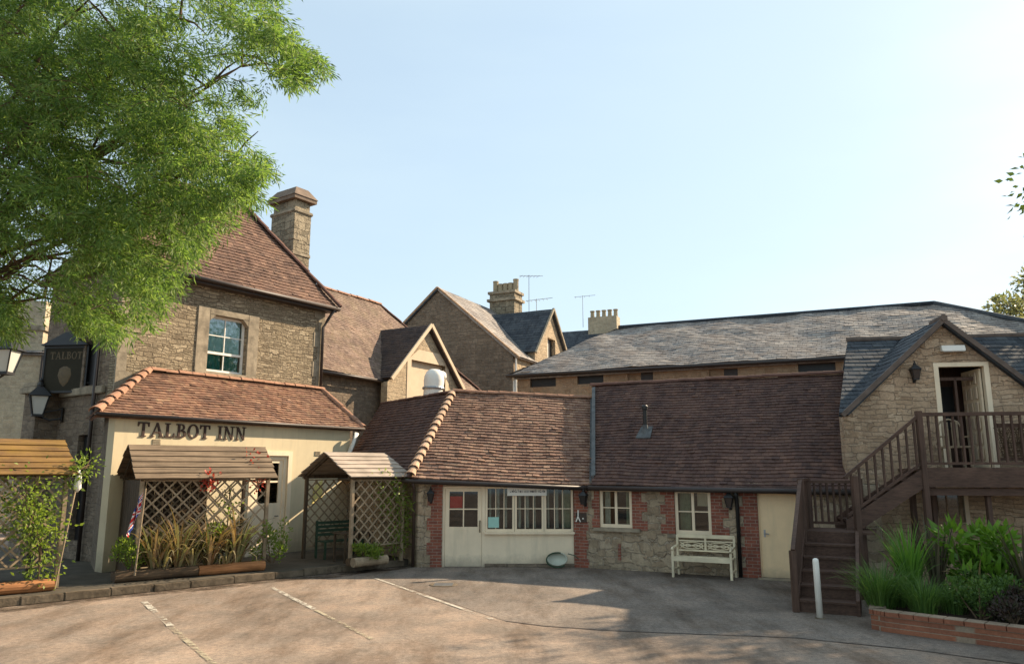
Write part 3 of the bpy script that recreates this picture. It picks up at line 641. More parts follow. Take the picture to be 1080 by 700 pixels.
# serif letters, built from strokes
def letters(text, h, y, mat, parent, name='lettering', x0=0.0, z0=0.0, gap=0.13, depth=0.045, wt=0.17, width=None):
    m = MB(); x = 0.0; cells = []
    W_ = {'T':0.80,'A':0.92,'L':0.74,'B':0.76,'O':0.86,'I':0.40,'N':0.90,' ':0.42}
    for ch in text: cells.append((ch, x)); x += W_[ch]+gap
    k = width/(x-gap) if width else h
    cnt = [0]
    def poly(p):
        cnt[0] += 1; o = 0.0006*(cnt[0] % 7)
        m.prism([(x0+a*k, y+o, z0+b*h) for a, b in p], (0,depth,0))
    def rect(a0, a1, b0, b1): poly([(a0,b0),(a1,b0),(a1,b1),(a0,b1)])
    def serif(cx, b, wd=0.34):
        poly([(cx-wd/2,b),(cx+wd/2,b),(cx+wd/2,b+0.07),(cx-wd/2,b+0.07)])
    for ch, a in cells:
        s = wt
        if ch == 'I': rect(a+0.2-s/2,a+0.2+s/2,0.07,0.93); serif(a+0.2,0,0.40); serif(a+0.2,0.93,0.40)
        elif ch == 'T':
            rect(a+0.4-s/2,a+0.4+s/2,0.07,0.9); rect(a,a+0.8,0.9,1.0); serif(a+0.4,0,0.40)
            poly([(a,0.9),(a,0.7),(a+0.06,0.7),(a+0.12,0.9)]); poly([(a+0.8,0.9),(a+0.8,0.7),(a+0.74,0.7),(a+0.68,0.9)])
        elif ch == 'L': rect(a+0.2-s/2,a+0.2+s/2,0.09,0.93); serif(a+0.2,0.93,0.40); rect(a,a+0.72,0,0.09); poly([(a+0.72,0.09),(a+0.72,0.32),(a+0.66,0.32),(a+0.6,0.09)])
        elif ch == 'A':
            poly([(a+0.10,0.07),(a+0.19,0.07),(a+0.50,0.98),(a+0.43,1.0),(a+0.40,0.94)]); poly([(a+0.40,1.0),(a+0.52,1.0),(a+0.86,0.07),(a+0.66,0.07)])
            rect(a+0.25,a+0.64,0.30,0.38); serif(a+0.14,0,0.30); serif(a+0.77,0,0.34)
        elif ch == 'N':
            rect(a+0.13,a+0.21,0.07,0.93); rect(a+0.70,a+0.78,0.0,0.93); poly([(a+0.08,1.0),(a+0.26,1.0),(a+0.80,0.0),(a+0.66,0.0)])
            serif(a+0.17,0,0.32); serif(a+0.74,0.93,0.32); serif(a+0.12,0.93,0.2)
        elif ch in 'OB':
            def ring(cx, cz, rx, rz, tx, tz, t0, t1, n=22):
                for i in range(n):
                    p0 = t0+(t1-t0)*i/n; p1 = t0+(t1-t0)*(i+1)/n
                    poly([(cx+rx*math.cos(p0),cz+rz*math.sin(p0)),(cx+rx*math.cos(p1),cz+rz*math.sin(p1)),
                          (cx+(rx-tx)*math.cos(p1),cz+(rz-tz)*math.sin(p1)),(cx+(rx-tx)*math.cos(p0),cz+(rz-tz)*math.sin(p0))])
            if ch == 'O': ring(a+0.43,0.5,0.43,0.52,0.17,0.09,0,2*math.pi,28)
            else:
                rect(a+0.2-s/2,a+0.2+s/2,0.07,0.93); rect(a,a+0.42,0,0.12); rect(a,a+0.4,0.91,1.0); rect(a+0.2,a+0.42,0.48,0.55)
                ring(a+0.38,0.76,0.26,0.24,0.14,0.09,-math.pi/2,math.pi/2,12); ring(a+0.40,0.285,0.36,0.285,0.17,0.12,-math.pi/2,math.pi/2,14)
    return m.build(name, mat, parent)
SG = empty('inn_sign', (-6.18,21.78,0), 35); tag(SG, 'row of dark serif letters reading TALBOT INN on the cream lean-to', 'sign')
letters('TALBOT INN', 0.34, -0.032, 'letters', SG, 'lettering', -4.62, 3.17, 0.10, 0.028, 0.17, 2.97)

# ------------------------------------------------------------------ low dining wing of the courtyard
WG = empty('courtyard_wing', (-1.78,19.69,0), 90)
tag(WG, 'low wing with sunlit hipped tile roof, glazed cream door and wide cream window', 'wing')
wall('front_wall', -0.55, 3.45, 0, 2.12, [(0.02,3.34,0,1.98)], 'wall_stone', WG, 0, 0.35)
rb = random.Random(3); m = MB(); m2 = MB()
for i in range(7):
    z = i*0.3; a = 0.36 if i % 2 else 0.27
    m.box(-a,0.02,-0.012,0.1,z,z+0.3); m2.box(3.34,3.34+(0.30 if i % 2 else 0.34),-0.012,0.1,z,z+0.3)
m.build('brick_quoins', 'brick', WG); m2.build('brick_quoins', 'brick', WG)
lw = MB(); lw.prism([(-0.55,0.0,0),(-3.25,3.85,0),(-2.95,4.05,0),(-0.25,0.3,0)], (0,0,2.2)); lw.build('side_wall', 'wall_stone', WG)
MB().prism([(-0.59,-0.02,0),(-0.50,-0.035,0),(-0.44,-0.02,0),(-0.44,0.05,0),(-0.60,0.05,0),(-0.72,0.18,0),(-0.74,0.16,0)], (0,0,2.12)).build('corner_quoin', 'wall_stone', WG)
wp = [(-0.75,-0.2,2.22),(3.80,-0.2,2.003),(4.25,3.5,4.516),(-0.03,3.5,4.72)]
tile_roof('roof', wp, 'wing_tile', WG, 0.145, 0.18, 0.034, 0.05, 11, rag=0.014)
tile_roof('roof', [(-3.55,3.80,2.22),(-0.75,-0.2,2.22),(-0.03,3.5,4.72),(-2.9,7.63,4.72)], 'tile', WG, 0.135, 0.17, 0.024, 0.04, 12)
MB().prism([(-0.03,3.5,4.70),(4.25,3.5,4.50),(4.6,7.0,2.2),(1.2,7.3,2.2)], (0,0,-0.08)).build('roof', 'tile', WG)
ridge_line('hip_tiles', (-0.79,-0.25,2.25), (-0.03,3.5,4.74), 'ridge_lt', WG, 0.14, 0.31, 0.02, 11, taper=0.55)
ridge_line('ridge_tiles', (-0.03,3.5,4.75), (4.25,3.5,4.54), 'ridge', WG, 0.10, 0.36, 0.02, 12)
ridge_line('ridge_tiles', (-2.9,7.63,4.74), (-0.03,3.5,4.75), 'ridge_dk', WG, 0.08, 0.36, 0.0, 13)
MB().tube([(-3.6,3.78,2.12),(-0.78,-0.25,2.12),(3.85,-0.25,1.94)], 0.055, 8).build('gutter', 'gutter', WG, smooth=True)
m = MB(); m.bar((-0.7,-0.1,2.10),(3.7,-0.1,1.93), 0.22, 0.1); m.build('fascia', 'gutter', WG)
m = MB(); m.tube([(-0.72,-0.22,2.08),(-0.70,-0.08,1.9),(-0.70,-0.02,1.75),(-0.70,-0.02,0.02)], 0.04, 8)
m.build('downpipe', 'brown_metal', WG, smooth=True)
# lead step where this roof meets the long roof
m = MB(); m.prism([(3.80,-0.22,1.98),(4.25,3.5,4.5),(4.25,3.5,4.86),(3.80,-0.22,2.24)], (0.04,0,0)); m.prism([(3.73,-0.22,2.05),(4.18,3.5,4.56),(4.27,3.5,4.555),(3.82,-0.22,2.045)], (0,0,0.02)); m.prism([(3.78,-0.22,2.235),(4.23,3.5,4.855),(4.33,3.5,4.88),(3.88,-0.22,2.26)], (0,0,0.02))
m.build('lead_flashing', 'lead', WG)
# joinery
MB().box(-0.3,3.44,1.1,1.14,0.01,2.1).build('dark_backing', 'black', WG)  # black sheet that paints the room behind the glass dark
m = MB(); m.box(0.02,0.08,0.03,0.13,0,1.98); m.box(1.02,1.10,0.03,0.13,0,1.98); m.box(0.08,1.02,0.03,0.13,1.93,1.98); m.build('door_frame', 'cream_paint', WG)
d = MB(); d.box(0.085,1.015,0.05,0.10,0.015,0.98); d.box(0.085,0.19,0.05,0.10,0.98,1.925); d.box(0.91,1.015,0.05,0.10,0.98,1.925); d.box(0.19,0.91,0.05,0.10,1.85,1.925)
d.box(0.535,0.565,0.06,0.09,0.98,1.85); d.box(0.19,0.91,0.062,0.088,1.40,1.43); d.box(0.44,0.66,0.045,0.05,0.90,0.925)
d = d.build('door', 'cream_paint', WG)
MB().add([(0.19,0.075,0.98),(0.91,0.075,0.98),(0.91,0.075,1.85),(0.19,0.075,1.85)], [(0,1,2,3)]).build('pane', 'glass', d)
MB().tube([(0.97,0.045,0.85),(0.97,0.0,0.88),(0.97,0.0,1.10),(0.97,0.045,1.13)], 0.014, 6).build('handle', 'gold', d)
MB().add([(0.2,0.12,1.44),(0.52,0.12,1.44),(0.52,0.12,1.73),(0.2,0.12,1.73)], [(0,1,2,3)]).build('poster', 'red', d)
for i in range(3):
    a = 1.10+i*0.745
    glazing(WG, a+0.004, a+0.741, 0.86, 1.98, 0.04, 3 if i else 3, 2, 'cream_paint', 0.055, 0.02, curtain=[(a+0.1+0.2*j, a+0.1+0.2*j+rb.uniform(0.04,0.08), 0.95, 1.92, 'net') for j in range(3)]+([(a+0.45,a+0.68,0.95,1.92,'green_curt')] if i == 2 else []))
m = MB(); m.box(1.08,3.36,-0.05,0.16,0.80,0.858); m.build('sill', 'cream_paint', WG, bevel=0.008)
m = MB(); m.box(1.10,3.34,0.03,0.14,0.09,0.797); m.box(1.10,3.34,0.015,0.03,0.09,0.16)
m.build('apron_panel', 'cream_paint', WG)
MB().box(1.10,3.34,-0.02,0.2,0.0,0.088).build('plinth', 'shade_stone', WG)
MB().add([(1.18,0.028,0.96),(1.45,0.028,0.96),(1.45,0.028,1.22),(1.18,0.028,1.22)], [(0,1,2,3)]).build('notice', 'teal_card', WG)
# banner hung over the window head
BN = empty('banner_sign', (-1.78,19.69,0), 90); tag(BN, 'small white banner with faint grey writing hung across the window top', 'banner')
MB().box(1.66,2.66,-0.03,-0.012,1.75,1.96).build('board', 'white', BN, bevel=0.003)
m = MB(); rr = random.Random(9); x = 1.73
for word in (4, 3, 3, 4, 4):
    for k in range(word):
        h = rr.choice((0.05,0.05,0.08)); b = 1.83
        m.box(x,x+0.008,-0.035,-0.0305,b,b+h)
        if rr.random() < 0.8: m.box(x+0.008,x+0.027,-0.034,-0.0305,b+(0 if rr.random() < 0.5 else 0.04),b+0.012+(0 if rr.random() < 0.5 else 0.035))
        if rr.random() < 0.6: m.box(x+0.027,x+0.034,-0.035,-0.0305,b,b+0.05)
        x += 0.045
    x += 0.022
m.build('lettering', 'ink', BN)

# ------------------------------------------------------------------ long courtyard range
WX, WY = 1.59, 19.69
MN = empty('courtyard_range', (WX,WY,0), 116)
tag(MN, 'long low stone range with dark brown tile roof, brick quoined windows and pale door', 'outbuilding')
wall('front_wall', 0.0, 7.0, 0, 2.1, [(0.66,1.5,0.99,1.94),(2.55,3.41,0.90,1.93),(4.46,5.30,0.0,1.9)], 'wall_stone', MN, 0, 0.35)
wall('back_wall', -2.5, 7.0, 0, 2.1, [], 'shade_stone', MN, 7.6, 0.3)
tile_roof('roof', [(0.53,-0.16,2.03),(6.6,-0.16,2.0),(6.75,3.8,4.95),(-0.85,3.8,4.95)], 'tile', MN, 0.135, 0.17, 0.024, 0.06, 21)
MB().prism([(-0.85,3.8,4.93),(7.5,3.8,4.93),(7.5,7.8,1.9),(-2.6,7.8,1.9)], (0,0,-0.08)).build('roof', 'tile', MN)
ridge_line('ridge_tiles', (-0.9,3.8,4.96), (6.6,3.8,4.96), 'ridge_dk', MN, 0.10, 0.4, 0.02, 21)
m = MB(); m.tube([(0.45,-0.22,1.95),(6.5,-0.22,1.92)], 0.06, 8); m.build('gutter', 'gutter', MN, smooth=True)
MB().box(0.4,6.45,-0.13,0.0,1.94,2.02).build('fascia', 'gutter', MN)
def toothed(side, u, wa, wb, z0, z1):
    m = MB(); z = z0; i = 0
    while z < z1-0.05:
        h = min(0.225, z1-z); wd = wa if i % 2 else wb
        m.box(*( (u-wd,u) if side < 0 else (u,u+wd) ), -0.012, 0.1, z, z+h); z += h; i += 1
    m.build('brick_quoins', 'brick', MN)
toothed(1, 0.0, 0.30, 0.36, 0, 1.95); toothed(-1, 0.66, 0.14, 0.20, 0.99, 1.95); toothed(1, 1.5, 0.24, 0.38, 0.95, 1.95)
toothed(-1, 2.55, 0.22, 0.34, 0.9, 1.95); toothed(1, 3.41, 0.26, 0.40, 0.85, 1.95); toothed(-1, 4.46, 0.32, 0.40, 0, 1.95); toothed(1, 5.30, 0.25, 0.34, 0, 1.95)
w1 = glazing(MN, 0.665, 1.495, 0.995, 1.935, 0.03, 2, 2, 'cream_paint', 0.07, 0.025, mull=1, curtain=[(0.75,0.9,1.08,1.88,'net'),(1.30,1.42,1.08,1.88,'green_curt')])
w2 = glazing(MN, 2.555, 3.405, 0.905, 1.925, 0.03, 2, 2, 'cream_paint', 0.07, 0.025, mull=1, curtain=[(2.64,2.9,1.0,1.88,'green_curt'),(3.06,3.33,1.55,1.88,'buff')])
MB().box(0.5,1.7,-0.07,0.1,0.90,0.987).build('sill', 'ashlar', MN, bevel=0.01)
MB().box(2.36,3.56,-0.07,0.1,0.81,0.897).build('sill', 'ashlar', MN, bevel=0.01)
d = MB(); d.box(4.49,5.27,0.05,0.1,0.03,1.86); d = d.build('door', 'yellow_paint', MN, bevel=0.004)
m = MB(); m.box(4.46,4.49,0.03,0.12,0,1.9); m.box(5.27,5.3,0.03,0.12,0,1.9); m.box(4.49,5.27,0.03,0.12,1.865,1.9); m.build('door_frame', 'yellow_paint', MN)
m = MB(); m.tube([(4.58,0.045,0.98),(4.58,-0.0,0.98),(4.68,-0.0,0.97)], 0.013, 6); m.box(4.56,4.60,0.042,0.049,0.90,1.06); m.build('handle', 'metal', d)
MB().box(4.42,5.34,-0.25,0.1,0,0.025).build('threshold', 'ashlar', MN)
MB().tube([(4.02,-0.2,1.9),(4.02,-0.1,1.75),(4.02,-0.06,1.6),(4.02,-0.06,0.0)], 0.045, 8).build('downpipe', 'black', MN, smooth=True)
MB().box(0.4,6.9,1.2,1.24,0.01,2.1).build('dark_backing', 'black', MN)  # black backing, darkness of the unlit rooms put into its colour
# iron tie and a buttress scar in the stonework
MB().box(1.12,1.19,-0.02,0.05,0.22,0.62).build('wall_patch', 'brick', MN)
# black vent pipe on the roof, with its lead skirt
VP = empty('vent_pipe', (0,0,0), 90)
u, yv = 1.42, 1.65; zv = 2.03+0.737*(yv+0.16)
wv = MN.location; a116 = R(116)
def frame_pt(o, ang, x, y, z=0):
    a = R(ang); return Vector((o[0]+x*math.sin(a)-y*math.cos(a), o[1]+x*math.cos(a)+y*math.sin(a), z))
VP.location = frame_pt((WX,WY), 116, u, yv, zv); VP.rotation_euler = (0,0,R(-26))
tag(VP, 'thin black vent pipe with lead skirt on the dark tile roof', 'vent pipe')
MB().lathe([(0.06,-0.1),(0.06,0.62),(0.085,0.64),(0.085,0.72),(0.05,0.76)], n=12).build('pipe', 'black', VP)
m = MB(); k = 0.737
m.prism([(-0.2,-0.26,-0.26*k+0.045),(0.2,-0.26,-0.26*k+0.045),(0.16,0.16,0.16*k+0.05),(-0.16,0.16,0.16*k+0.05)], (0,0,0.022)); m.lathe([(0.15,-0.06),(0.075,0.14),(0.068,0.22)], n=12)
m.build('flashing', 'lead', VP)

# ------------------------------------------------------------------ weathered house behind the wing, with its cross gable
MH = empty('weathered_house', (-5.43,27.0,0), 30)
tag(MH, 'house with sunlit weathered tile roof and small pointed gable behind the wing', 'house')
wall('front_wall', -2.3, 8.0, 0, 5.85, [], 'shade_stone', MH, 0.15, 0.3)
tile_roof('roof', [(-2.3,-0.15,5.68),(8.1,-0.15,5.68),(4.75,3.2,9.55),(-2.3,3.2,9.55)], 'mid_tile', MH, 0.12, 0.18, 0.013, 0.07, 31, rag=0.014)
tile_roof('roof', [(8.1,-0.15,5.68),(8.1,6.5,5.68),(4.75,3.2,9.55)], 'mid_tile', MH, 0.2, 0.3, 0.018, 0.06, 32)
MB().prism([(-2.3,3.2,9.53),(4.75,3.2,9.53),(8.1,6.5,5.6),(-2.3,6.5,5.6)], (0,0,-0.1)).build('roof', 'mid_tile', MH)
ridge_line('ridge_tiles', (-2.3,3.2,9.56), (4.75,3.2,9.56), 'ridge', MH, 0.11, 0.4, 0.02, 31)
ridge_line('hip_tiles', (8.1,-0.2,5.7), (4.75,3.2,9.57), 'ridge_dk', MH, 0.09, 0.4, 0.0, 32)
MB().tube([(-2.3,-0.22,5.6),(1.3,-0.22,5.6)], 0.06, 8).build('gutter', 'gutter', MH, smooth=True)
MB().tube([(1.25,-0.2,5.55),(1.25,-0.08,5.3),(1.25,-0.08,0)], 0.05, 8).build('downpipe', 'gutter', MH, smooth=True)
GX, GZ = 3.38, 8.02
gs = 1.0
wall('gable_wall', GX-2.4, GX+2.35, 0, 8.1, [(2.35,4.62,4.6,6.55)], 'lit_stone', MH, -0.45, 0.3, cuts=[(GX,GZ-0.08,-0.985,1.0),(GX,GZ-0.08,0.98,1.0)])
MB().box(2.35,4.62,-0.28,-0.2,4.6,6.55).build('boarded_window', 'buff', MH)
m = MB(); m.prism([(2.15,-0.47,6.55),(4.82,-0.47,6.55),(4.2,-0.47,7.0),(2.8,-0.47,7.0)], (0,0.1,0)); m.box(2.1,2.35,-0.47,-0.3,4.6,6.55); m.box(4.62,4.85,-0.47,-0.3,4.6,6.55); m.build('window_surround', 'buff', MH)
tile_roof('gable_roof', [(GX-2.35,1.5,5.72),(GX-2.35,-0.62,5.72),(GX,-0.62,GZ+0.05),(GX,3.0,GZ+0.05)], 'gable_tile', MH, 0.14, 0.2, 0.018, 0.04, 33)
tile_roof('gable_roof', [(GX+2.35,-0.62,5.72),(GX+2.35,1.5,5.72),(GX,3.0,GZ+0.05),(GX,-0.62,GZ+0.05)], 'gable_tile', MH, 0.14, 0.2, 0.018, 0.04, 34)
m = MB(); m.bar((GX-2.4,-0.64,5.66),(GX,-0.64,GZ+0.04),0.06,0.14); m.bar((GX+2.4,-0.64,5.66),(GX,-0.64,GZ+0.035),0.07,0.14); m.build('bargeboard', 'buff', MH)
# rounded white cowl rising behind the ridge
DS = empty('roof_cowl', at(457,410,25.4), 40); tag(DS, 'rounded white cowl standing behind the tiled ridge before the small pointed gable', 'cowl')
m = MB(); m.lathe([(0.30,-1.2),(0.32,0.0),(0.345,0.25),(0.335,0.42),(0.28,0.56),(0.17,0.65),(0.02,0.68)], n=24); ds = m.build('hood', 'white', DS, smooth=True); ds.rotation_euler = (0, R(6), 0)
m = MB(); m.lathe([(0.02,-0.02),(0.17,0.0),(0.2,0.08),(0.18,0.2),(0.1,0.27),(0.01,0.29)], n=18); o = m.build('outlet', 'white', DS, smooth=True); o.location = (0.24,-0.1,0.34)
MB().lathe([(0.36,-0.02),(0.375,0.02),(0.36,0.06)], n=24).build('collar', 'metal', DS)

# ------------------------------------------------------------------ tall dark gabled house further back
FH = empty('gabled_house', (-3.8,38.0,0), 115)
tag(FH, 'tall house with broad dark stone gable and pale slate edge behind the courtyard', 'house')
fs_ = 0.855
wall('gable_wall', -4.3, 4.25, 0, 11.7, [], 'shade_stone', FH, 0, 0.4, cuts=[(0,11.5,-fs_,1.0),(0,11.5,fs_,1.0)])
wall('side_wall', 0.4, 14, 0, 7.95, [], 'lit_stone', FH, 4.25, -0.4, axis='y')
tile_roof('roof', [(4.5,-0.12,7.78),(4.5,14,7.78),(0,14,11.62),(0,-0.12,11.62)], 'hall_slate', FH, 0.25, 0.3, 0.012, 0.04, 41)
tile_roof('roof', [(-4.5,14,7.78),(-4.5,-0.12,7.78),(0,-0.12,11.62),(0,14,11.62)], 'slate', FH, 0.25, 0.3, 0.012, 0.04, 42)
m = MB(); m.bar((0,-0.06,11.60),(4.6,-0.06,7.68),0.12,0.10); m.bar((0,-0.07,11.60),(-4.6,-0.07,7.68),0.12,0.10); m.build('coping', 'hall_stone', FH)
wall('dormer_wall', 2.2, 6.7, 5.5, 11.0, [(3.9,5.0,7.5,9.3)], 'lit_stone', FH, 4.45, -0.4, axis='y', cuts=[(4.4,10.8,-1.08,1.0),(4.4,10.8,1.08,1.0)])
tile_roof('dormer_roof', [(1.2,2.0,8.3),(4.6,2.0,8.3),(4.6,4.4,10.9),(0.2,4.4,10.9)], 'slate', FH, 0.22, 0.3, 0.012, 0.03, 43)
tile_roof('dormer_roof', [(4.6,6.8,8.3),(1.2,6.8,8.3),(0.2,4.4,10.9),(4.6,4.4,10.9)], 'slate', FH, 0.22, 0.3, 0.012, 0.03, 44)
m = MB(); m.bar((4.62,1.95,8.2),(4.62,4.4,10.92),0.1,0.12); m.bar((4.62,6.85,8.2),(4.62,4.4,10.915),0.11,0.12); m.build('coping', 'ashlar', FH)
wf = MB(); wf.box(4.2,4.25,3.9,4.45,7.5,9.3); wf.build('window', 'white', FH); MB().box(4.2,4.24,4.46,5.0,7.5,9.3).build('window', 'black', FH)
m = MB()
for z in (7.3, 6.9): m.tube([(4.3,1.0,z),(4.7,1.0,z),(4.7,1.4,z-0.1)], 0.05, 6)
m.build('vent_pipes', 'gutter', FH)
MB().tube([(4.35,0.12,7.7),(4.35,0.12,0)], 0.05, 6).build('downpipe', 'white', FH)
c = MB(); c.box(-0.15,1.45,6.2,7.3,9.5,12.55)
c = c.build('chimney', 'chim_stone', FH)
m = MB(); m.box(-0.28,1.58,6.07,7.43,12.1,12.25); m.box(-0.24,1.54,6.11,7.39,12.55,12.7); m.build('string_course', 'ashlar', c)
for i in range(5):
    x = -0.02+i*0.33
    MB().lathe([(0.165,12.7),(0.16,13.15+0.2*(i in (0,4))),(0.175,13.18+0.2*(i in (0,4))),(0.175,13.26+0.2*(i in (0,4))),(0.12,13.26+0.2*(i in (0,4)))], (x,6.75,0), 10).build('chimney_pot', 'pot', c)
def aerial(loc, h, label, ang, n=6, wd=0.5):
    A = empty('tv_aerial', loc, ang); tag(A, label, 'aerial', 'television aerials on the roofs')
    m = MB(); m.tube([(0,0,0),(0,0,h)], 0.02, 6); m.build('mast', 'metal', A)
    m = MB(); m.tube([(-0.6,0,h-0.1),(0.9,0,h+0.02)], 0.014, 6)
    for i in range(n): x = -0.5+1.3*i/n; m.tube([(x,-wd/2,h-0.09+0.08*x),(x,wd/2,h-0.09+0.08*x)], 0.012, 5)
    m.build('boom', 'metal', A)
aerial(at(558,335,44), 2.6, 'tall television aerial standing right behind the big stone chimney', 70)
aerial(at(566,345,41), 1.6, 'television aerial with long arm on the dark slate dormer roof', 100)
# house with blue slates and low chimney behind the hall
BH = empty('slate_house', (2.2,50.5,0), 112); tag(BH, 'house with blue black slate roof and low wide chimney behind the hall', 'house')
wall('front_wall', -1, 6.5, 0, 8.6, [], 'shade_stone', BH, 0, 0.4)
tile_roof('roof', [(-1.4,-0.2,8.6),(6.6,-0.2,8.6),(6.6,4.5,12.3),(-1.4,4.5,12.3)], 'slate', BH, 0.25, 0.35, 0.012, 0.04, 51)
tile_roof('roof', [(6.6,9.0,8.6),(-1.4,9.0,8.6),(-1.4,4.5,12.3),(6.6,4.5,12.3)], 'slate', BH, 0.4, 0.5, 0.012, 0.04, 52)
c = MB(); c.box(1.9,4.0,4.0,5.0,9.5,13.15); c = c.build('chimney', 'pale_stone', BH)
for i in range(5): MB().lathe([(0.16,13.15),(0.14,13.6),(0.18,13.62),(0.18,13.7)], (2.1+0.43*i,4.5,0), 10).build('chimney_pot', 'pot', c)
aerial(at(615,345,53), 2.3, 'small faint aerial standing on the low wide chimney', 95, 4)

# ------------------------------------------------------------------ long hall with slate roof
HL = empty('long_hall', (WX,WY,0), 114); tag(HL, 'long hall with grey lichened slate roof and row of small high windows', 'hall')
hw_ = [(-5.05,-3.95,5.62,6.0),(-3.06,-2.0,5.65,6.0),(-1.06,-0.08,5.66,6.0),(1.98,2.98,5.68,5.96),(5.0,6.2,5.66,6.0),(8.2,9.4,5.66,6.0)]
wall('front_wall', -5.6, 13.5, 0, 6.25, hw_, 'hall_stone', HL, 9.2, 0.4)
for i, h in enumerate(hw_):
    m = MB(); m.box(h[0],h[1],9.32,9.38,h[2],h[3]) if i not in (2,3) else m.box((h[0]+h[1])/2,h[1],9.32,9.38,h[2],h[3]); wn = m.build('window', 'gutter', HL)
    m = MB(); m.box(h[0]+0.05,h[1]-0.05,9.315,9.319,h[2]+0.05,h[3]-0.05) if i not in (2,3) else m.box(h[0],(h[0]+h[1])/2,9.33,9.36,h[2],h[3]); m.build('pane', 'black' if i not in (2,3) else 'hall_stone', wn)
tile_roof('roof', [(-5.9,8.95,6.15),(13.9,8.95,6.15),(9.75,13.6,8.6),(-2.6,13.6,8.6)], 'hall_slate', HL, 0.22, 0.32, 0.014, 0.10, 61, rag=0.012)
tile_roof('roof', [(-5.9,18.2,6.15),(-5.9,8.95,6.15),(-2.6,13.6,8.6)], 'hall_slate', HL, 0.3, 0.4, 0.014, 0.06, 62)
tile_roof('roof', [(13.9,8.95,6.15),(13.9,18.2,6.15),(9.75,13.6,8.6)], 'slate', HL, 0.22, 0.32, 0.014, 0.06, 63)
MB().prism([(-2.6,13.6,8.58),(9.75,13.6,8.58),(13.9,18.2,6.1),(-5.9,18.2,6.1)], (0,0,-0.1)).build('roof', 'slate', HL)
m = MB(); m.tube([(-2.6,13.6,8.62),(9.75,13.6,8.62)], 0.09, 8); m.tube([(9.75,13.6,8.62),(13.9,8.9,6.2)], 0.09, 8); m.build('ridge_tiles', 'slate', HL)
MB().tube([(-5.95,8.88,6.08),(13.9,8.88,6.08)], 0.07, 8).build('gutter', 'gutter', HL, smooth=True)
MB().tube([(-5.7,8.95,6.1),(-5.7,9.1,5.9),(-5.7,9.1,3)], 0.05, 8).build('downpipe', 'white', HL)

# ------------------------------------------------------------------ barn with balcony door
BX, BY = 7.4, 17.0
BA = empty('stone_barn', (BX,BY,0), 100); tag(BA, 'warm stone barn with pointed gable, slate roof and open upstairs door', 'barn')
DU0, DU1, DZ0, DZ1 = 1.98, 3.04, 2.42, 4.68
AU, AZ = 2.2, 5.66
GS = 0.88
wall('gable_wall', 0.0, 4.42, 0, 5.8, [(DU0,DU1,DZ0,DZ1),(1.7,2.3,1.3,2.0)], 'barn_stone', BA, 0, 0.4, cuts=[(AU,AZ-0.06,-GS,1.0),(AU,AZ-0.06,GS,1.0)])
wall('front_wall', 4.42, 10, 0, 3.72, [], 'barn_stone', BA, 0, 0.4)
MB().prism([(0.0,0.402,0),(1.0,2.8,0),(1.2,5.6,0),(1.6,5.6,0),(1.4,2.8,0),(0.4,0.402,0)], (0,0,3.66)).build('end_wall', 'barn_stone', BA)
wall('back_wall', 1.6, 10, 0, 3.6, [], 'barn_stone', BA, 5.6, 0.4)
wall('end_wall', 0.4, 6, 0, 3.7, [], 'barn_stone', BA, 10, -0.4, axis='y')
tile_roof('roof', [(-0.12,-0.14,3.64),(0.02,-0.14,3.64),(AU,2.8,5.72),(0.92,2.8,5.72)], 'slate', BA, 0.2, 0.26, 0.014, 0.04, 71)
tile_roof('roof', [(4.38,-0.14,3.64),(10.2,-0.14,3.64),(10.2,2.8,5.72),(AU,2.8,5.72)], 'slate', BA, 0.2, 0.26, 0.014, 0.04, 72)
tile_roof('gable_roof', [(0.0,-0.02,3.66),(0.0,-0.16,3.66),(AU,-0.16,AZ+0.04),(AU,2.75,AZ+0.04)], 'slate', BA, 0.2, 0.26, 0.012, 0.02, 73)
tile_roof('gable_roof', [(4.4,-0.16,3.66),(4.4,-0.02,3.66),(AU,2.75,AZ+0.04),(AU,-0.16,AZ+0.04)], 'slate', BA, 0.2, 0.26, 0.012, 0.02, 74)
MB().prism([(0.92,2.8,5.70),(10.2,2.8,5.70),(10.2,6.1,3.5),(1.1,6.1,3.5)], (0,0,-0.08)).build('roof', 'slate', BA)
m = MB(); m.tube([(0.9,2.8,5.74),(10.2,2.8,5.74)], 0.07, 8); m.build('ridge_tiles', 'barn_verge', BA)
m = MB(); m.bar((-0.06,-0.15,3.58),(AU,-0.15,AZ+0.0),0.09,0.10); m.bar((4.46,-0.15,3.58),(AU,-0.15,AZ-0.005),0.095,0.10); m.tube([(AU,-0.22,AZ+0.04),(AU,0.5,AZ+0.04)], 0.075, 8)
m.build('verge', 'barn_verge', BA)
m = MB(); m.box(DU0-0.03,DU0+0.07,-0.02,0.12,DZ0,DZ1+0.04); m.box(DU1-0.07,DU1+0.03,-0.02,0.12,DZ0,DZ1+0.04); m.box(DU0+0.07,DU1-0.07,-0.02,0.12,DZ1-0.05,DZ1+0.04)
m.build('door_frame', 'cream_paint', BA)
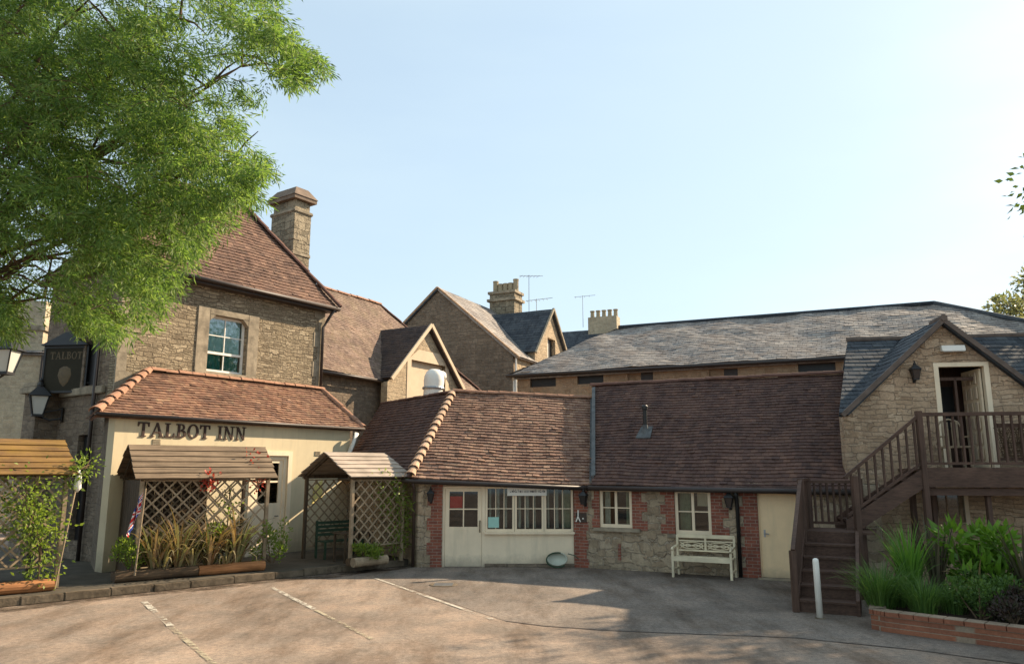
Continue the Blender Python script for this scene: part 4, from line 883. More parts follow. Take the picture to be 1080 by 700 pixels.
# door leaf swung inwards, inner lobby with a brown glazed screen
d = MB(); d.bar((DU1-0.10,0.14,DZ0+1.1),(DU1-0.16,0.95,DZ0+1.1),0.04,2.15); d = d.build('door', 'cream_paint', BA)
m = MB()
for i in range(3):
    for j in range(6): m.box(DU1-0.17-0.06*(i*0.27+0.15),DU1-0.15-0.06*(i*0.27+0.15),0.22+0.24*i,0.36+0.24*i,DZ0+0.2+0.33*j,DZ0+0.45+0.33*j)
m.build('door_panels', 'buff', d)
MB().box(DU0-0.3,DU1+0.3,1.5,1.55,DZ0,5.0).build('inner_screen', 'timber_v', BA)
MB().box(DU0+0.02,DU1,0.3,1.5,DZ1+0.12,DZ1+0.16).build('lobby_ceiling', 'white', BA)
m = MB(); m.box(DU0+0.48,DU0+0.53,0.3,0.36,DZ0,DZ1-0.25); m.box(DU0+0.02,DU1-0.12,0.3,0.36,DZ1-0.32,DZ1-0.25); m.build('inner_door_frame', 'timber_v', BA)
MB().box(DU0+0.55,DU1-0.2,1.47,1.49,DZ0+0.9,DZ1-0.35).build('inner_pane', 'black', BA)
glazing(BA, 1.7, 2.3, 1.3, 2.0, 0.1, 2, 1, 'hall_stone', 0.06, 0.025)
m = MB(); m.box(1.62,1.7,-0.015,0.05,1.25,2.05); m.box(2.3,2.38,-0.015,0.05,1.25,2.05); m.box(1.6,2.4,-0.02,0.05,2.0,2.12); m.build('window_surround', 'buff', BA)
# flood light over the door
FL = empty('flood_light', frame_pt((BX,BY),100,2.36,0,5.02), 100); tag(FL, 'long white flood light above the upstairs barn door', 'light')
m = MB(); m.prism([(-0.24,-0.16,-0.06),(-0.24,-0.02,-0.06),(-0.24,-0.02,0.07),(-0.24,-0.12,0.07)], (0.48,0,0)); m.build('housing', 'white', FL, bevel=0.008)
MB().box(-0.05,0.05,-0.02,0.0,-0.05,0.05).build('bracket', 'metal', FL); MB().box(-0.21,0.21,-0.15,-0.04,-0.072,-0.062).build('diffuser', 'lamp_glass', FL)

def lantern(loc, ang, sc, label, wall_len=0.22, group='lanterns fixed to the walls', glassmat='lamp_glass', drop=0.0):
    """iron wall lantern: bracket, tapering four-sided cage with panes, cap and finial. Local -y leaves the wall"""
    A = empty('wall_lantern', loc, ang); tag(A, label, 'lantern', group); s = sc
    yc = -wall_len-0.1*s
    m = MB(); m.box(-0.05*s,0.05*s,-0.02,0,-0.22*s,0.05*s); m.tube([(0,0,-0.15*s),(0,yc*0.5,-0.19*s),(0,yc,-0.12*s)], 0.014*s+0.004, 6); m.tube([(0,0,0.02*s),(0,yc*0.7,-0.05*s),(0,yc,-0.11*s)], 0.01*s+0.003, 6)
    m.build('bracket', 'black', A)
    b, t, h = 0.08*s, 0.145*s, 0.34*s; m = MB(); z0 = -0.1*s
    for sx, sy in ((-1,-1),(1,-1),(1,1),(-1,1)): m.bar((sx*b,yc+sy*b,z0),(sx*t,yc+sy*t,z0+h),0.018*s,0.018*s)
    m.box(-b*1.15,b*1.15,yc-b*1.15,yc+b*1.15,z0-0.03*s,z0+0.01*s)
    for sx, sy, qx, qy in ((-1,-1,1,-1),(1,-1,1,1),(1,1,-1,1),(-1,1,-1,-1)): m.bar((sx*t,yc+sy*t,z0+h),(qx*t,yc+qy*t,z0+h),0.022*s,0.022*s)
    cage = m.build('cage', 'black', A)
    g = 0.9; m = MB(); m.add([(-b*g,yc-b*g,z0+0.01*s),(b*g,yc-b*g,z0+0.01*s),(b*g,yc+b*g,z0+0.01*s),(-b*g,yc+b*g,z0+0.01*s),(-t*g,yc-t*g,z0+h-0.01*s),(t*g,yc-t*g,z0+h-0.01*s),(t*g,yc+t*g,z0+h-0.01*s),(-t*g,yc+t*g,z0+h-0.01*s)], [(0,1,5,4),(1,2,6,5),(2,3,7,6),(3,0,4,7)])
    m.build('panes', glassmat, cage)
    m = MB(); e = t*1.25; zt = z0+h
    m.add([(-e,yc-e,zt),(e,yc-e,zt),(e,yc+e,zt),(-e,yc+e,zt),(-0.05*s,yc-0.05*s,zt+0.16*s),(0.05*s,yc-0.05*s,zt+0.16*s),(0.05*s,yc+0.05*s,zt+0.16*s),(-0.05*s,yc+0.05*s,zt+0.16*s)], [(0,1,5,4),(1,2,6,5),(2,3,7,6),(3,0,4,7),(3,2,1,0)])
    m.lathe([(0.055*s,0.15*s),(0.06*s,0.2*s),(0.02*s,0.25*s),(0.028*s,0.28*s),(0.004*s,0.33*s)], (0,yc,zt), 10); m.build('cap', 'black', A)
    return A
lantern(frame_pt((BX,BY),100,1.53,0,4.42), 100, 0.62, 'small black lantern on the barn gable left of the upstairs door', 0.08, glassmat='brown_metal')
lantern(frame_pt((-1.78,19.69),90,-0.27,-0.012,1.68), 90, 0.55, 'black wall lantern on brickwork left of the cream glazed door', 0.1, glassmat='black')
lantern(frame_pt((WX,WY),116,0.30,-0.012,1.62), 116, 0.6, 'black wall lantern on the brick pier between wide window and small window', 0.1, glassmat='black')
lantern(frame_pt((WX,WY),116,3.86,0,1.62), 116, 0.62, 'dark wall lantern beside the black downpipe above the cream bench', 0.1, glassmat='brown_metal')
lantern(Vector((-12.30,20.8,4.0)), 145, 1.5, 'large street lantern on iron bracket beside the hanging sign board', 0.42)
lantern(Vector((-9.70,14.05,4.3)), 0, 1.25, 'black lantern cut off by the left edge of the photo', 0.12)
# the one at the frame edge hangs on its own post
LP = empty('lamp_post', (-9.72,14.0,0.15), 145); tag(LP, 'dark slim post carrying the lantern at the left edge of the photo', 'post')
MB().lathe([(0.12,0),(0.12,0.3),(0.06,0.4),(0.05,4.3),(0.07,4.32),(0.0,4.45)], n=10).build('column', 'black', LP); MB().tube([(0,0,3.9),(0.02,-0.02,4.1)], 0.03, 6).build('collar', 'black', LP)

# small dark plaque by the brick pier
PQ = empty('plaque', frame_pt((WX,WY),116,0.16,-0.012,1.23), 116); tag(PQ, 'small dark plaque with white figure mark on the brick pier', 'plaque')
MB().box(-0.13,0.16,-0.02,0,-0.13,0.1).build('plate', 'brown_metal', PQ, bevel=0.004)
m = MB(); m.box(-0.075,-0.045,-0.026,-0.021,0.02,0.17); m.bar((-0.06,-0.024,0.02),(-0.12,-0.024,-0.12),0.028,0.006,up=(0,1,0)); m.bar((-0.06,-0.0235,0.0),(0.0,-0.0235,-0.12),0.028,0.006,up=(0,1,0)); m.box(0.05,0.09,-0.025,-0.021,-0.05,-0.02)
m.build('mark', 'white', PQ)

# ------------------------------------------------------------------ timber staircase, landing and balcony
ST = empty('timber_staircase', (0,0,0), 90); tag(ST, 'dark brown timber staircase with landing and railed balcony to the barn door', 'staircase')
def mp(x, v, z): return frame_pt((WX,WY),116,x,-v,z)       # frame of the long range
def bp(x, v, z): return frame_pt((BX,BY),100,x,-v,z)       # frame of the barn
SU0, SU1, SV0, SV1, LZ = 5.66, 6.55, 3.95, 2.10, 1.22
def plank(pts, vec, mat, name): return MB().prism(pts, vec).build(name, mat, ST)
n = 6; go = (SV0-SV1)/(n-1)
for i in range(n-1):
    v0 = SV0-i*go; z = LZ*(i+1)/n
    plank([mp(SU0,v0+0.03,z-0.035),mp(SU1,v0+0.03,z-0.035),mp(SU1,v0-go,z-0.035),mp(SU0,v0-go,z-0.035)], (0,0,0.035), 'timber', 'tread')
for i in range(n):
    v0 = SV0-i*go; z = LZ*i/n
    plank([mp(SU0,v0,z),mp(SU1,v0,z),mp(SU1,v0-0.025,z),mp(SU0,v0-0.025,z)], (0,0,LZ/n-0.038), 'timber', 'riser')
for u in (SU0-0.06, SU1+0.003):
    plank([mp(u,SV0+0.05,0.0),mp(u,SV0+0.05,0.25),mp(u,SV1,LZ+0.08),mp(u,SV1,LZ-0.3),mp(u,SV0-0.45,0.0)], mp(u+0.057,0,0)-mp(u,0,0), 'timber', 'stringer')
# landing deck
plank([mp(SU0,SV1,LZ-0.04),mp(SU1+0.35,SV1,LZ-0.04),mp(SU1+0.35,1.0,LZ-0.04),mp(SU0,1.0,LZ-0.04)], (0,0,0.04), 'timber', 'landing_deck')
plank([mp(SU0,1.05,0.0),mp(SU0,SV1,0.0),mp(SU0,SV1,LZ-0.045),mp(SU0,1.05,LZ-0.045)], mp(SU0+0.03,0,0)-mp(SU0,0,0), 'timber_v', 'landing_skirt')
def post(p, h, wd=0.1, name='post'):
    m = MB(); m.prism([p+Vector((-wd/2,-wd/2,0)),p+Vector((wd/2,-wd/2,0)),p+Vector((wd/2,wd/2,0)),p+Vector((-wd/2,wd/2,0))], (0,0,h))
    return m.build(name, 'timber_v', ST, bevel=0.006)
post(mp(SU0-0.06,SV0+0.05,0), 1.02); post(mp(SU0-0.04,SV1,0), LZ+1.0); post(mp(SU0,1.03,0), LZ+1.0); post(mp(SU1+0.1,1.03,0), LZ+1.0)
post(mp(SU1+0.06,SV1+0.02,0), LZ+1.06, 0.11)
def rail(p, q, wd=0.07, h=0.06, name='handrail'): return MB().bar(p, q, wd, h).build(name, 'timber', ST)
rail(mp(SU0-0.05,SV0+0.08,1.02), mp(SU0-0.04,SV1,LZ+0.98)); rail(mp(SU0-0.04,SV1,LZ+0.98), mp(SU0,1.0,LZ+0.98))
# boarded left side of the landing
plank([mp(SU0-0.05,SV1-0.05,LZ-0.1),mp(SU0-0.03,1.05,LZ-0.1),mp(SU0-0.03,1.05,LZ+0.95),mp(SU0-0.05,SV1-0.05,LZ+0.95)], mp(0.025,0,0)-mp(0,0,0), 'timber_v', 'side_boarding')
plank([mp(SU0-0.045,SV0,0.22),mp(SU0-0.045,SV1,LZ+0.05),mp(SU0-0.045,SV1,LZ+0.94),mp(SU0-0.05,SV0,0.98)], mp(0.025,0,0)-mp(0,0,0), 'timber_v', 'side_boarding')
rail(mp(SU0,1.03,LZ+0.93), mp(SU1+0.1,1.03,LZ+0.93)); rail(mp(SU0,1.03,LZ+0.10), mp(SU1+0.1,1.03,LZ+0.10), 0.05, 0.05, 'bottom_rail')
bal = None
def baluster(p, q):
    global bal
    p, q = Vector(p), Vector(q)
    if bal is None:
        m = MB(); m.box(-0.019,0.019,-0.019,0.019,0,1.0); bal = m.build('baluster', 'timber_v', ST); o = bal
    else: o = bal.copy(); COL.objects.link(o); o.parent = ST
    o.location = p; o.scale = (1,1,(q-p).length); return o
for i in range(7):
    u = SU0+0.12+i*0.122; baluster(mp(u,1.03,LZ+0.12), mp(u,1.03,LZ+0.91))
# upper flight
FU0, FU1, FV, BK, DZ = -0.42, 1.06, 1.50, 0.55, 2.42
nn = 6; gg = (FU1-FU0)/(nn-1)
for i in range(nn):
    z = LZ+(DZ-LZ)*(i+1)/nn-0.04; u = FU0+i*gg*0.95
    if i < nn-1: plank([bp(u,FV-0.02,z),bp(u+gg+0.02,FV-0.02,z),bp(u+gg+0.02,BK,z),bp(u,BK,z)], (0,0,0.035), 'timber', 'tread')
for v in (FV, BK):
    plank([bp(FU0-0.05,v,LZ-0.16),bp(FU0-0.05,v,LZ+0.18),bp(FU1,v,DZ+0.02),bp(FU1,v,DZ-0.36)], bp(0,v+0.05,0)-bp(0,v,0), 'timber', 'stringer')
post(bp(FU1,FV+0.02,0), DZ+1.14, 0.11); post(bp(FU1+0.05,BK,0), DZ, 0.1)
rail(bp(FU0-0.02,FV+0.03,LZ+1.02), bp(FU1,FV+0.02,DZ+1.05)); rail(bp(FU0,FV+0.02,LZ+0.28), bp(FU1,FV+0.02,DZ+0.12), 0.05, 0.05, 'bottom_rail')
for i in range(9):
    k = (i+0.7)/9.4; u = FU0+(FU1-FU0)*k; baluster(bp(u,FV+0.02,LZ+0.28+(DZ-LZ-0.16)*k), bp(u,FV+0.02,LZ+1.0+(DZ-LZ+0.03)*k))
# balcony
EU = 6.2
for i in range(10):
    v = 0.01+i*0.15; plank([bp(FU1-0.02,v,DZ-0.035),bp(EU,v,DZ-0.035),bp(EU,v+0.143,DZ-0.035),bp(FU1-0.02,v+0.143,DZ-0.035)], (0,0,0.035), 'timber', 'deck_board')
plank([bp(FU1-0.03,FV+0.01,DZ-0.36),bp(EU,FV+0.01,DZ-0.36),bp(EU,FV+0.06,DZ-0.36),bp(FU1-0.03,FV+0.06,DZ-0.36)], (0,0,0.38), 'timber', 'fascia_beam')
rail(bp(FU1,FV+0.02,DZ+1.07), bp(EU,FV+0.02,DZ+1.07), 0.09, 0.07); rail(bp(FU1,FV+0.02,DZ+0.10), bp(EU,FV+0.02,DZ+0.10), 0.05, 0.05, 'bottom_rail')
i = 0; u = FU1+0.17
while u < EU-0.1:
    if abs((u-FU1) % 2.4) > 0.09: baluster(bp(u,FV+0.02,DZ+0.12), bp(u,FV+0.02,DZ+1.04))
    u += 0.152
post(bp(FU1+2.35,FV+0.02,0), DZ+1.05, 0.1); post(bp(EU,FV+0.02,0), DZ+1.05, 0.1)
post(bp(FU1+0.45,BK,0), DZ-0.05, 0.1); post(bp(FU1+1.2,FV-0.2,0), DZ-0.05, 0.09)
rail(bp(FU1,FV-0.05,DZ-0.45), bp(EU,FV-0.05,DZ-0.45), 0.05, 0.14, 'joist')
# wicker planter hung on the rail to the right, and the chair on the balcony
WB = empty('wicker_screen', bp(3.25,FV-0.09,DZ+0.16), 100); tag(WB, 'brown woven wicker screen behind the balcony rail at right', 'screen')
m = MB(); m.box(-0.72,1.9,-0.03,0.03,0.64,0.72); m.box(-0.72,1.9,-0.02,0.02,0.0,0.05); m.build('frame', 'timber', WB)
m = MB(); rr = random.Random(4)
for i in range(150):
    x = rr.uniform(-0.7,1.85); m.tube([(x,0,0.03),(x+rr.uniform(-.12,.12),rr.uniform(-.03,.03),0.35),(x+rr.uniform(-.15,.15),0,0.64)], 0.007, 4, False)
for j in range(22):
    z = 0.05+j*0.027; m.tube([(x/4-0.7,0.012*(-1)**(x+j),z+rr.uniform(-.01,.01)) for x in range(11)], 0.008, 4, False)
m.build('weave', 'log_dk', WB)
CH = empty('garden_chair', bp(1.98,0.75,DZ), 100); tag(CH, 'brown wooden chair with arched back on the balcony by the open door', 'chair')
m = MB(); m.box(-0.24,0.24,-0.22,0.22,0.42,0.46); m.build('seat', 'trellis', CH)
m = MB(); m.tube([(-0.23,0.22,0.46),(-0.24,0.26,0.85),(-0.16,0.27,0.98),(0,0.28,1.03),(0.16,0.27,0.98),(0.24,0.26,0.85),(0.23,0.22,0.46)], 0.022, 8)
for x in (-0.14,-0.05,0.05,0.14): m.box(x-0.02,x+0.02,0.24,0.26,0.46,0.97)
m.build('backrest', 'trellis', CH)
for x, y in ((-.21,-.2),(.21,-.2),(-.21,.2),(.21,.2)): MB().box(x-0.022,x+0.022,y-0.022,y+0.022,0,0.42).build('leg', 'trellis', CH)
for x in (-0.25,0.25):
    m = MB(); m.box(x-0.025,x+0.025,-0.22,0.24,0.64,0.67); m.box(x-0.02,x+0.02,-0.2,-0.16,0.42,0.64); m.build('armrest', 'trellis', CH)

# white bollard
BO = empty('bollard', (5.05,13.07,0), 90); tag(BO, 'slim white painted post standing in the tarmac before the stairs', 'bollard')
MB().lathe([(0.052,0),(0.05,0.9),(0.044,0.94),(0.02,0.955)], n=14).build('post', 'white', BO, smooth=True); MB().lathe([(0.09,0.0),(0.085,0.015),(0.055,0.02)], n=14).build('footing', 'kerb', BO)
BO.rotation_euler = (0, R(-0.6), 0)

# cream bench
BE = empty('garden_bench', frame_pt((WX,WY),116,3.28,-0.40,0), 116); tag(BE, 'cream painted garden bench with fretted back below the second window', 'bench')
m = MB()
for i in range(5): m.box(-0.66,0.66,-0.26+i*0.095,-0.26+i*0.095+0.08,0.415,0.44)
m.box(-0.66,0.66,-0.275,-0.255,0.36,0.445); m.build('seat', 'bench_w', BE)
m = MB(); m.box(-0.66,0.66,0.22,0.265,0.84,0.92); m.box(-0.62,0.62,0.225,0.26,0.76,0.785); m.box(-0.62,0.62,0.225,0.26,0.54,0.575); m.box(-0.025,0.025,0.226,0.259,0.575,0.84); m.box(-0.02,0.02,0.2265,0.2585,0.575,0.76)
for s in (-1, 1):
    c = s*0.32
    m.tube([(c+0.26*math.cos(t*math.pi/8),0.243,0.667+0.075*math.sin(t*math.pi/8)) for t in range(17)], 0.013, 6, False)
    m.tube([(c-0.27,0.243,0.60),(c-0.1,0.243,0.70),(c+0.1,0.243,0.63),(c+0.27,0.243,0.74)], 0.012, 6); m.tube([(c-0.27,0.243,0.74),(c-0.1,0.243,0.63),(c+0.1,0.243,0.70),(c+0.27,0.243,0.60)], 0.012, 6)
    m.bar((c-0.28,0.243,0.667),(c+0.28,0.243,0.667),0.02,0.02)
m.build('backrest', 'bench_w', BE)
for x in (-0.65,0.65):
    MB().prism([(x-0.025,-0.28,0),(x-0.025,-0.22,0),(x-0.025,-0.21,0.62),(x-0.025,-0.27,0.62)], (0.05,0,0)).build('leg', 'bench_w', BE)
    MB().prism([(x-0.025,0.26,0),(x-0.025,0.31,0),(x-0.025,0.265,0.44),(x-0.025,0.262,0.9),(x-0.025,0.218,0.9),(x-0.025,0.21,0.44)], (0.05,0,0)).build('leg', 'bench_w', BE)
    MB().tube([(x,-0.30,0.60),(x,-0.26,0.645),(x,-0.1,0.65),(x,0.22,0.67)], 0.028, 8).build('armrest', 'bench_w', BE)
    MB().box(x-0.018,x+0.018,-0.22,0.24,0.14,0.18).build('stretcher', 'bench_w', BE)

# mint plastic tub leaning against the apron panel
TB = empty('plastic_tub', (1.12,19.42,0.02), 90); tag(TB, 'pale mint oval plastic tub leaning against the cream panel under the window', 'tub')
m = MB(); m.lathe([(0.30,0.0),(0.31,0.02),(0.30,0.05),(0.26,0.06),(0.25,0.02),(0.02,0.015)], n=24); o = m.build('body', 'mint', TB, smooth=True); o.scale = (0.85,0.55,1); o.rotation_euler = (R(80),0,0); o.location = (0,0.1,0.20)
m = MB(); m.tube([(0.27*math.cos(t),0.0,0.19+0.175*math.sin(t)) for t in [i*math.pi/12+0.4*math.pi for i in range(17)]], 0.018, 6); m.tube([(0.26,0.0,0.34),(0.42,-0.04,0.30),(0.52,-0.05,0.22)], 0.012, 6); m.build('rim', 'green_wood', TB)

# ------------------------------------------------------------------ street house far left, pub sign
SH = empty('street_house', (-24,30.0,0), 80); tag(SH, 'pale stone house across the street behind the mossy pergola', 'house')
wall('front_wall', 0, 5.2, 0, 7.5, [], 'pale_stone', SH, 0, 0.4)
wall('end_wall', 0.4, 9, 0, 9.5, [], 'pale_stone', SH, 5.2, -0.4, axis='y', cuts=[(4.7,9.6,-0.75,1.0),(4.7,9.6,0.75,1.0)])
tile_roof('roof', [(-0.3,-0.2,7.1),(5.3,-0.2,7.1),(5.3,4.7,9.3),(-0.3,4.7,9.3)], 'hall_slate', SH, 0.25, 0.3, 0.012, 0.05, 81)
c = MB(); c.box(3.2,4.7,0.05,1.3,6.8,9.3); c = c.build('chimney', 'pale_stone', SH); MB().box(3.1,4.8,-0.05,1.4,8.05,8.25).build('string_course', 'ashlar', c)
MB().tube([(4.85,-0.1,7.2),(4.85,-0.1,0)], 0.06, 6).build('downpipe', 'gutter', SH)

PS = empty('pub_sign', (-12.15,20.5,4.5), 97); tag(PS, 'dark hanging pub sign board with dull gold lettering on the inn corner', 'pub sign')
m = MB(); m.box(-0.60,0.60,-0.03,0.03,0.0,1.16); m.build('board', 'sign_dk', PS)
m = MB()
for a, b, c_, d_ in ((-0.66,0.66,-0.06,0.0),(-0.66,0.66,1.16,1.23)): m.box(a,b,-0.05,0.05,c_,d_)
m.box(-0.66,-0.60,-0.05,0.05,0.0,1.16); m.box(0.60,0.66,-0.05,0.05,0.0,1.16)
m.add([(-0.7,-0.16,1.23),(0.7,-0.16,1.23),(0.7,0.16,1.23),(-0.7,0.16,1.23),(-0.1,0,1.62),(0.1,0,1.62)], [(0,1,5,4),(1,2,5),(2,3,4,5),(3,0,4),(3,2,1,0)])
m.build('frame', 'black', PS)
letters('TALBOT', 0.20, -0.036, 'gold', PS, 'lettering', -0.47, 0.86, 0.10, 0.005, 0.2, 0.94)
m = MB(); m.lathe([(0.02,-0.30),(0.12,-0.2),(0.2,0.0),(0.16,0.18),(0.05,0.24)], (0,0,0), 12); o = m.build('emblem', 'gold', PS); o.scale = (1,0.1,1); o.location = (0,-0.03,0.42)
m = MB(); m.tube([(0.66,0,1.19),(1.5,0.25,1.19)], 0.025, 6); m.tube([(0.66,0,0.2),(1.5,0.25,0.2)], 0.02, 6); m.build('bracket', 'black', PS)

# ------------------------------------------------------------------ pergolas
def lattice(m, L, H, pitch, sl=0.036, th=0.012, y=0.0):
    """two layers of diagonal laths clipped to a L x H panel in the local xz plane"""
    r = random.Random(int(L*100))
    for sgn, yy in ((1, y), (-1, y+th+0.001)):
        k = -H
        while k < L+H:
            kk = k+r.uniform(-.012,.012)
            a = (max(kk,0), 0) if sgn > 0 else (min(kk+H,L), 0)
            x0, z0, x1, z1 = (kk, 0, kk+H, H) if sgn > 0 else (kk+H, 0, kk, H)
            def clip(xa, za, xb, zb):
                t0, t1 = 0, 1
                for lim, s in ((0,1),(L,-1)):
                    da, db = (xa-lim)*s, (xb-lim)*s
                    if da < 0 and db < 0: return None
                    if da < 0: t0 = max(t0, da/(da-db))
                    if db < 0: t1 = min(t1, da/(da-db))
                if t1-t0 < 0.03: return None
                return (xa+(xb-xa)*t0, za+(zb-za)*t0, xa+(xb-xa)*t1, za+(zb-za)*t1)
            c = clip(x0,z0,x1,z1)
            if c: m.bar((c[0],yy,c[1]),(c[2],yy,c[3]),sl,th,up=(0,1,0))
            k += pitch
def board_roof(m, x0, x1, ya, za, yb, zb, n, th=0.025, r=None):
    """lapped boards from eave (ya,za) up to ridge (yb,zb)"""
    d = Vector((0,yb-ya,zb-za)); L = d.length; d.normalize(); nn = Vector((0,-d.z,d.y)); nn = nn if nn.z > 0 else -nn; w = L/n
    for i in range(n):
        p = Vector((0,ya,za))+d*(w*i-0.015); q = p+d*(w+0.03); lift = nn*0.014; j = r.uniform(-0.02,0.02)
        v = [p+lift,p+lift+nn*th,q+nn*th*0.6,q]
        m.prism([(x0+j,a.y,a.z+r.uniform(-.003,.003)) for a in v], (x1-x0+r.uniform(-.02,.02),0,0))
def pergola(loc, ang, L, D, He, Hr, label, roofmat, front=True, back=True, ends=(False,False), pitch=0.21, group='timber pergolas in front of the inn', hip=0.0):
    A = empty('pergola', loc, ang); tag(A, label, 'pergola', group); r = random.Random(int(L*77)); o = 0.16
    for x in (0, L):
        for y in (0, D): MB().box(x-0.04,x+0.04,y-0.04,y+0.04,0,He).build('post', 'old_oak' if y else 'trellis', A, bevel=0.006)
    for y in (0, D): MB().box(-0.12,L+0.12,y-0.03,y+0.03,He+0.002,He+0.1).build('beam', 'old_oak', A)
    k = (Hr-He)/(D/2)
    for yb, nm in ((-o,0),(D+o,1)):
        m = MB(); za = He+0.12-o*k; board_roof(m, -0.18, L+0.18, yb, za, D/2, Hr+0.12, 6, r=r); m.build('roof', roofmat, A)
    m = MB()
    for x in (-0.02, L-0.03):
        m.bar((x,-0.1,He+0.06-0.1*k),(x,D/2,Hr+0.06),0.05,0.07); m.bar((x+0.002,D+0.1,He+0.06-0.1*k),(x+0.002,D/2,Hr+0.058),0.05,0.07)
    m.build('rafters', 'old_oak', A)
    def panel(p, q, h, z, name='trellis_panel'):
        m = MB(); d = Vector(q)-Vector(p); l = d.length; lattice(m, l, h, pitch)
        m.box(0,l,-0.012,0.03,-0.03,0.0); m.box(0,l,-0.012,0.03,h,h+0.03)
        t = m.build(name, 'trellis', A); t.location = (p[0],p[1],z); t.rotation_euler = (0,0,math.atan2(d.y,d.x)); return t
    if front: panel((0.04,0,0),(L-0.04,0,0),He-0.5,0.45)
    if back: panel((0.04,D,0),(L-0.04,D,0),He-0.35,0.3)
    if ends[0]: panel((0,0.04,0),(0,D-0.04,0),He-0.4,0.35)
    if ends[1]: panel((L,0.04,0),(L,D-0.04,0),He-0.4,0.35)
    return A
PA = pergola((-10.35,13.72,0.15), 44, 2.2, 2.0, 2.12, 2.72, 'mossy orange roofed pergola at the left edge of the terrace', 'mossy_roof', pitch=0.33)
PB = pergola((-7.87,16.46,0.15), 52, 2.72, 1.62, 2.05, 2.66, 'long lattice pergola with grey brown boards under the inn lettering', 'pergola_roof', ends=(False,False), pitch=0.32)
PC = pergola((-3.86,18.75,0.15), 45, 1.5, 2.15, 2.02, 2.55, 'small pergola with pale ribbed roof beside the courtyard wing', 'grey_roof', front=True, back=True, ends=(False,True), pitch=0.27)

for i in range(9):
    x = 0.06+i*0.2; MB().box(x,x+0.192,1.66,1.685,0.05,2.0).build('back_board', 'old_oak', PB)
for i in range(8):
    y = 0.06+i*0.195; MB().box(-0.02,0.005,y,y+0.187,0.05,2.02).build('end_board', 'old_oak', PB)  # dark boards added to darken the open gable end
# bench and table under the small pergola
GB = empty('green_bench', (-4.5,20.55,0.15), 45); tag(GB, 'dark green slatted bench in the shade under the small pergola', 'bench')
m = MB()
for i in range(4): m.box(-0.6,0.6,-0.2+i*0.1,-0.12+i*0.1,0.42,0.445)
m.build('seat', 'green_wood', GB)
m = MB()
for i in range(4): m.box(-0.6,0.6,0.22,0.245,0.55+i*0.1,0.62+i*0.1)
m.build('backrest', 'green_wood', GB)
for x in (-0.56,0.56):
    for y, h in ((-0.18,0.42),(0.26,0.94)): MB().box(x-0.025,x+0.025,y-0.025,y+0.025,0,h).build('leg', 'green_wood', GB)
GT = empty('garden_table', (-4.0,19.65,0.15), 45); tag(GT, 'small dark garden table standing under the small pergola', 'table')
m = MB()
for i in range(6): m.box(-0.42,0.42,-0.3+i*0.1,-0.21+i*0.1,0.68,0.705)
m.build('table_top', 'old_oak', GT)
for x in (-0.36,0.36):
    for y in (-0.24,0.24): MB().box(x-0.025,x+0.025,y-0.025,y+0.025,0,0.68).build('leg', 'old_oak', GT)
YS = empty('wall_notice', frame_pt((-6.18,21.78),35,0.85,-0.02,1.75), 35); tag(YS, 'small yellow notice board tilted on the cream wall by the small pergola', 'notice')
m = MB(); m.prism([(-0.14,-0.02,-0.32),(0.22,-0.02,-0.14),(0.2,-0.02,0.36),(-0.1,-0.02,0.16)], (0,0.02,0)); m.build('board', 'yellowsign', YS); MB().box(-0.02,0.02,-0.0,0.02,-0.3,0.3).build('batten', 'trellis', YS)

# log edged planters
def log_planter(loc, ang, L, label, mat, D=0.45, split=None):
    A = empty('log_planter', loc, ang); tag(A, label, 'planter', 'log edged planters along the kerb'); r = random.Random(int(L*31))
    def logm(x0, x1, y, rad, mt, z=None):
        k = 9; pts = [(x0+(x1-x0)*i/k, y+r.uniform(-.008,.008), (z or rad)+r.uniform(-.006,.006)) for i in range(k+1)]
        MB().tube(pts, [rad*r.uniform(0.93,1.05) for _ in pts], 14).build('log', mt, A, smooth=False)
    logm(0, L, 0, 0.11, mat)
    logm(0.05, L-0.05, D, 0.09, 'log_dk')
    for x in (0.02, L-0.1): MB().box(x,x+0.08,0.08,D-0.06,0.01,0.17).build('end_board', 'log_dk', A)
    MB().box(0.09,L-0.09,0.05,D-0.05,0.005,0.15).build('soil', 'soil', A)
    return A
log_planter((-10.9,12.9,0.15), 46, 3.05, 'orange log planter below the mossy roofed pergola', 'log')
log_planter((-8.05,15.98,0.15), 51, 1.62, 'dark bark log planter at the left half of the long lattice', 'log_dk')
log_planter((-6.78,17.02,0.15), 51, 1.45, 'orange log planter at the right half of the long lattice', 'log')
log_planter((-3.72,18.42,0.15), 45, 0.95, 'short pale log planter at the front of the small pergola', 'trellis', 0.3)
# flags and slim pole
def flag_pole(loc, top, label, draped):
    A = empty('flag', loc, 90); tag(A, label, 'flag'); T = Vector(top)-Vector(loc)
    MB().tube([(0,0,0),T], 0.018, 8).build('pole', 'trellis', A)
    return A, T
FA, T = flag_pole((-8.72,15.1,0.17), (-8.62,15.35,2.3), 'slim leaning pole with small furled white flag at the mossy pergola', True)
MB().lathe([(0.015,-0.34),(0.075,-0.26),(0.06,-0.05),(0.012,0.14)], tuple(T), 9).build('furled_cloth', 'flag_w', FA, smooth=True)
FB, T = flag_pole((-7.62,15.95,0.3), (-7.57,16.0,2.02), 'drooping red white and blue flag on a short pole at the long lattice', True)
fw, fh = 0.95, 0.58; nx, ny = 48, 30; V = []; Fc = []; MI = []
for j in range(ny+1):
    for i in range(nx+1):
        s = i/nx; t = j/ny
        fold = 0.05*math.sin(s*13+t*1.5)*(0.4+s); x = -0.04-0.20*s*(0.65+0.35*(1-t)); z = T.z-0.04-fh*0.66*(1-t)-0.56*s**0.9*(1-0.15*t)
        V.append((T.x*z/T.z+x+0.015*math.sin(s*20), -0.03+fold+T.y*z/T.z, z))
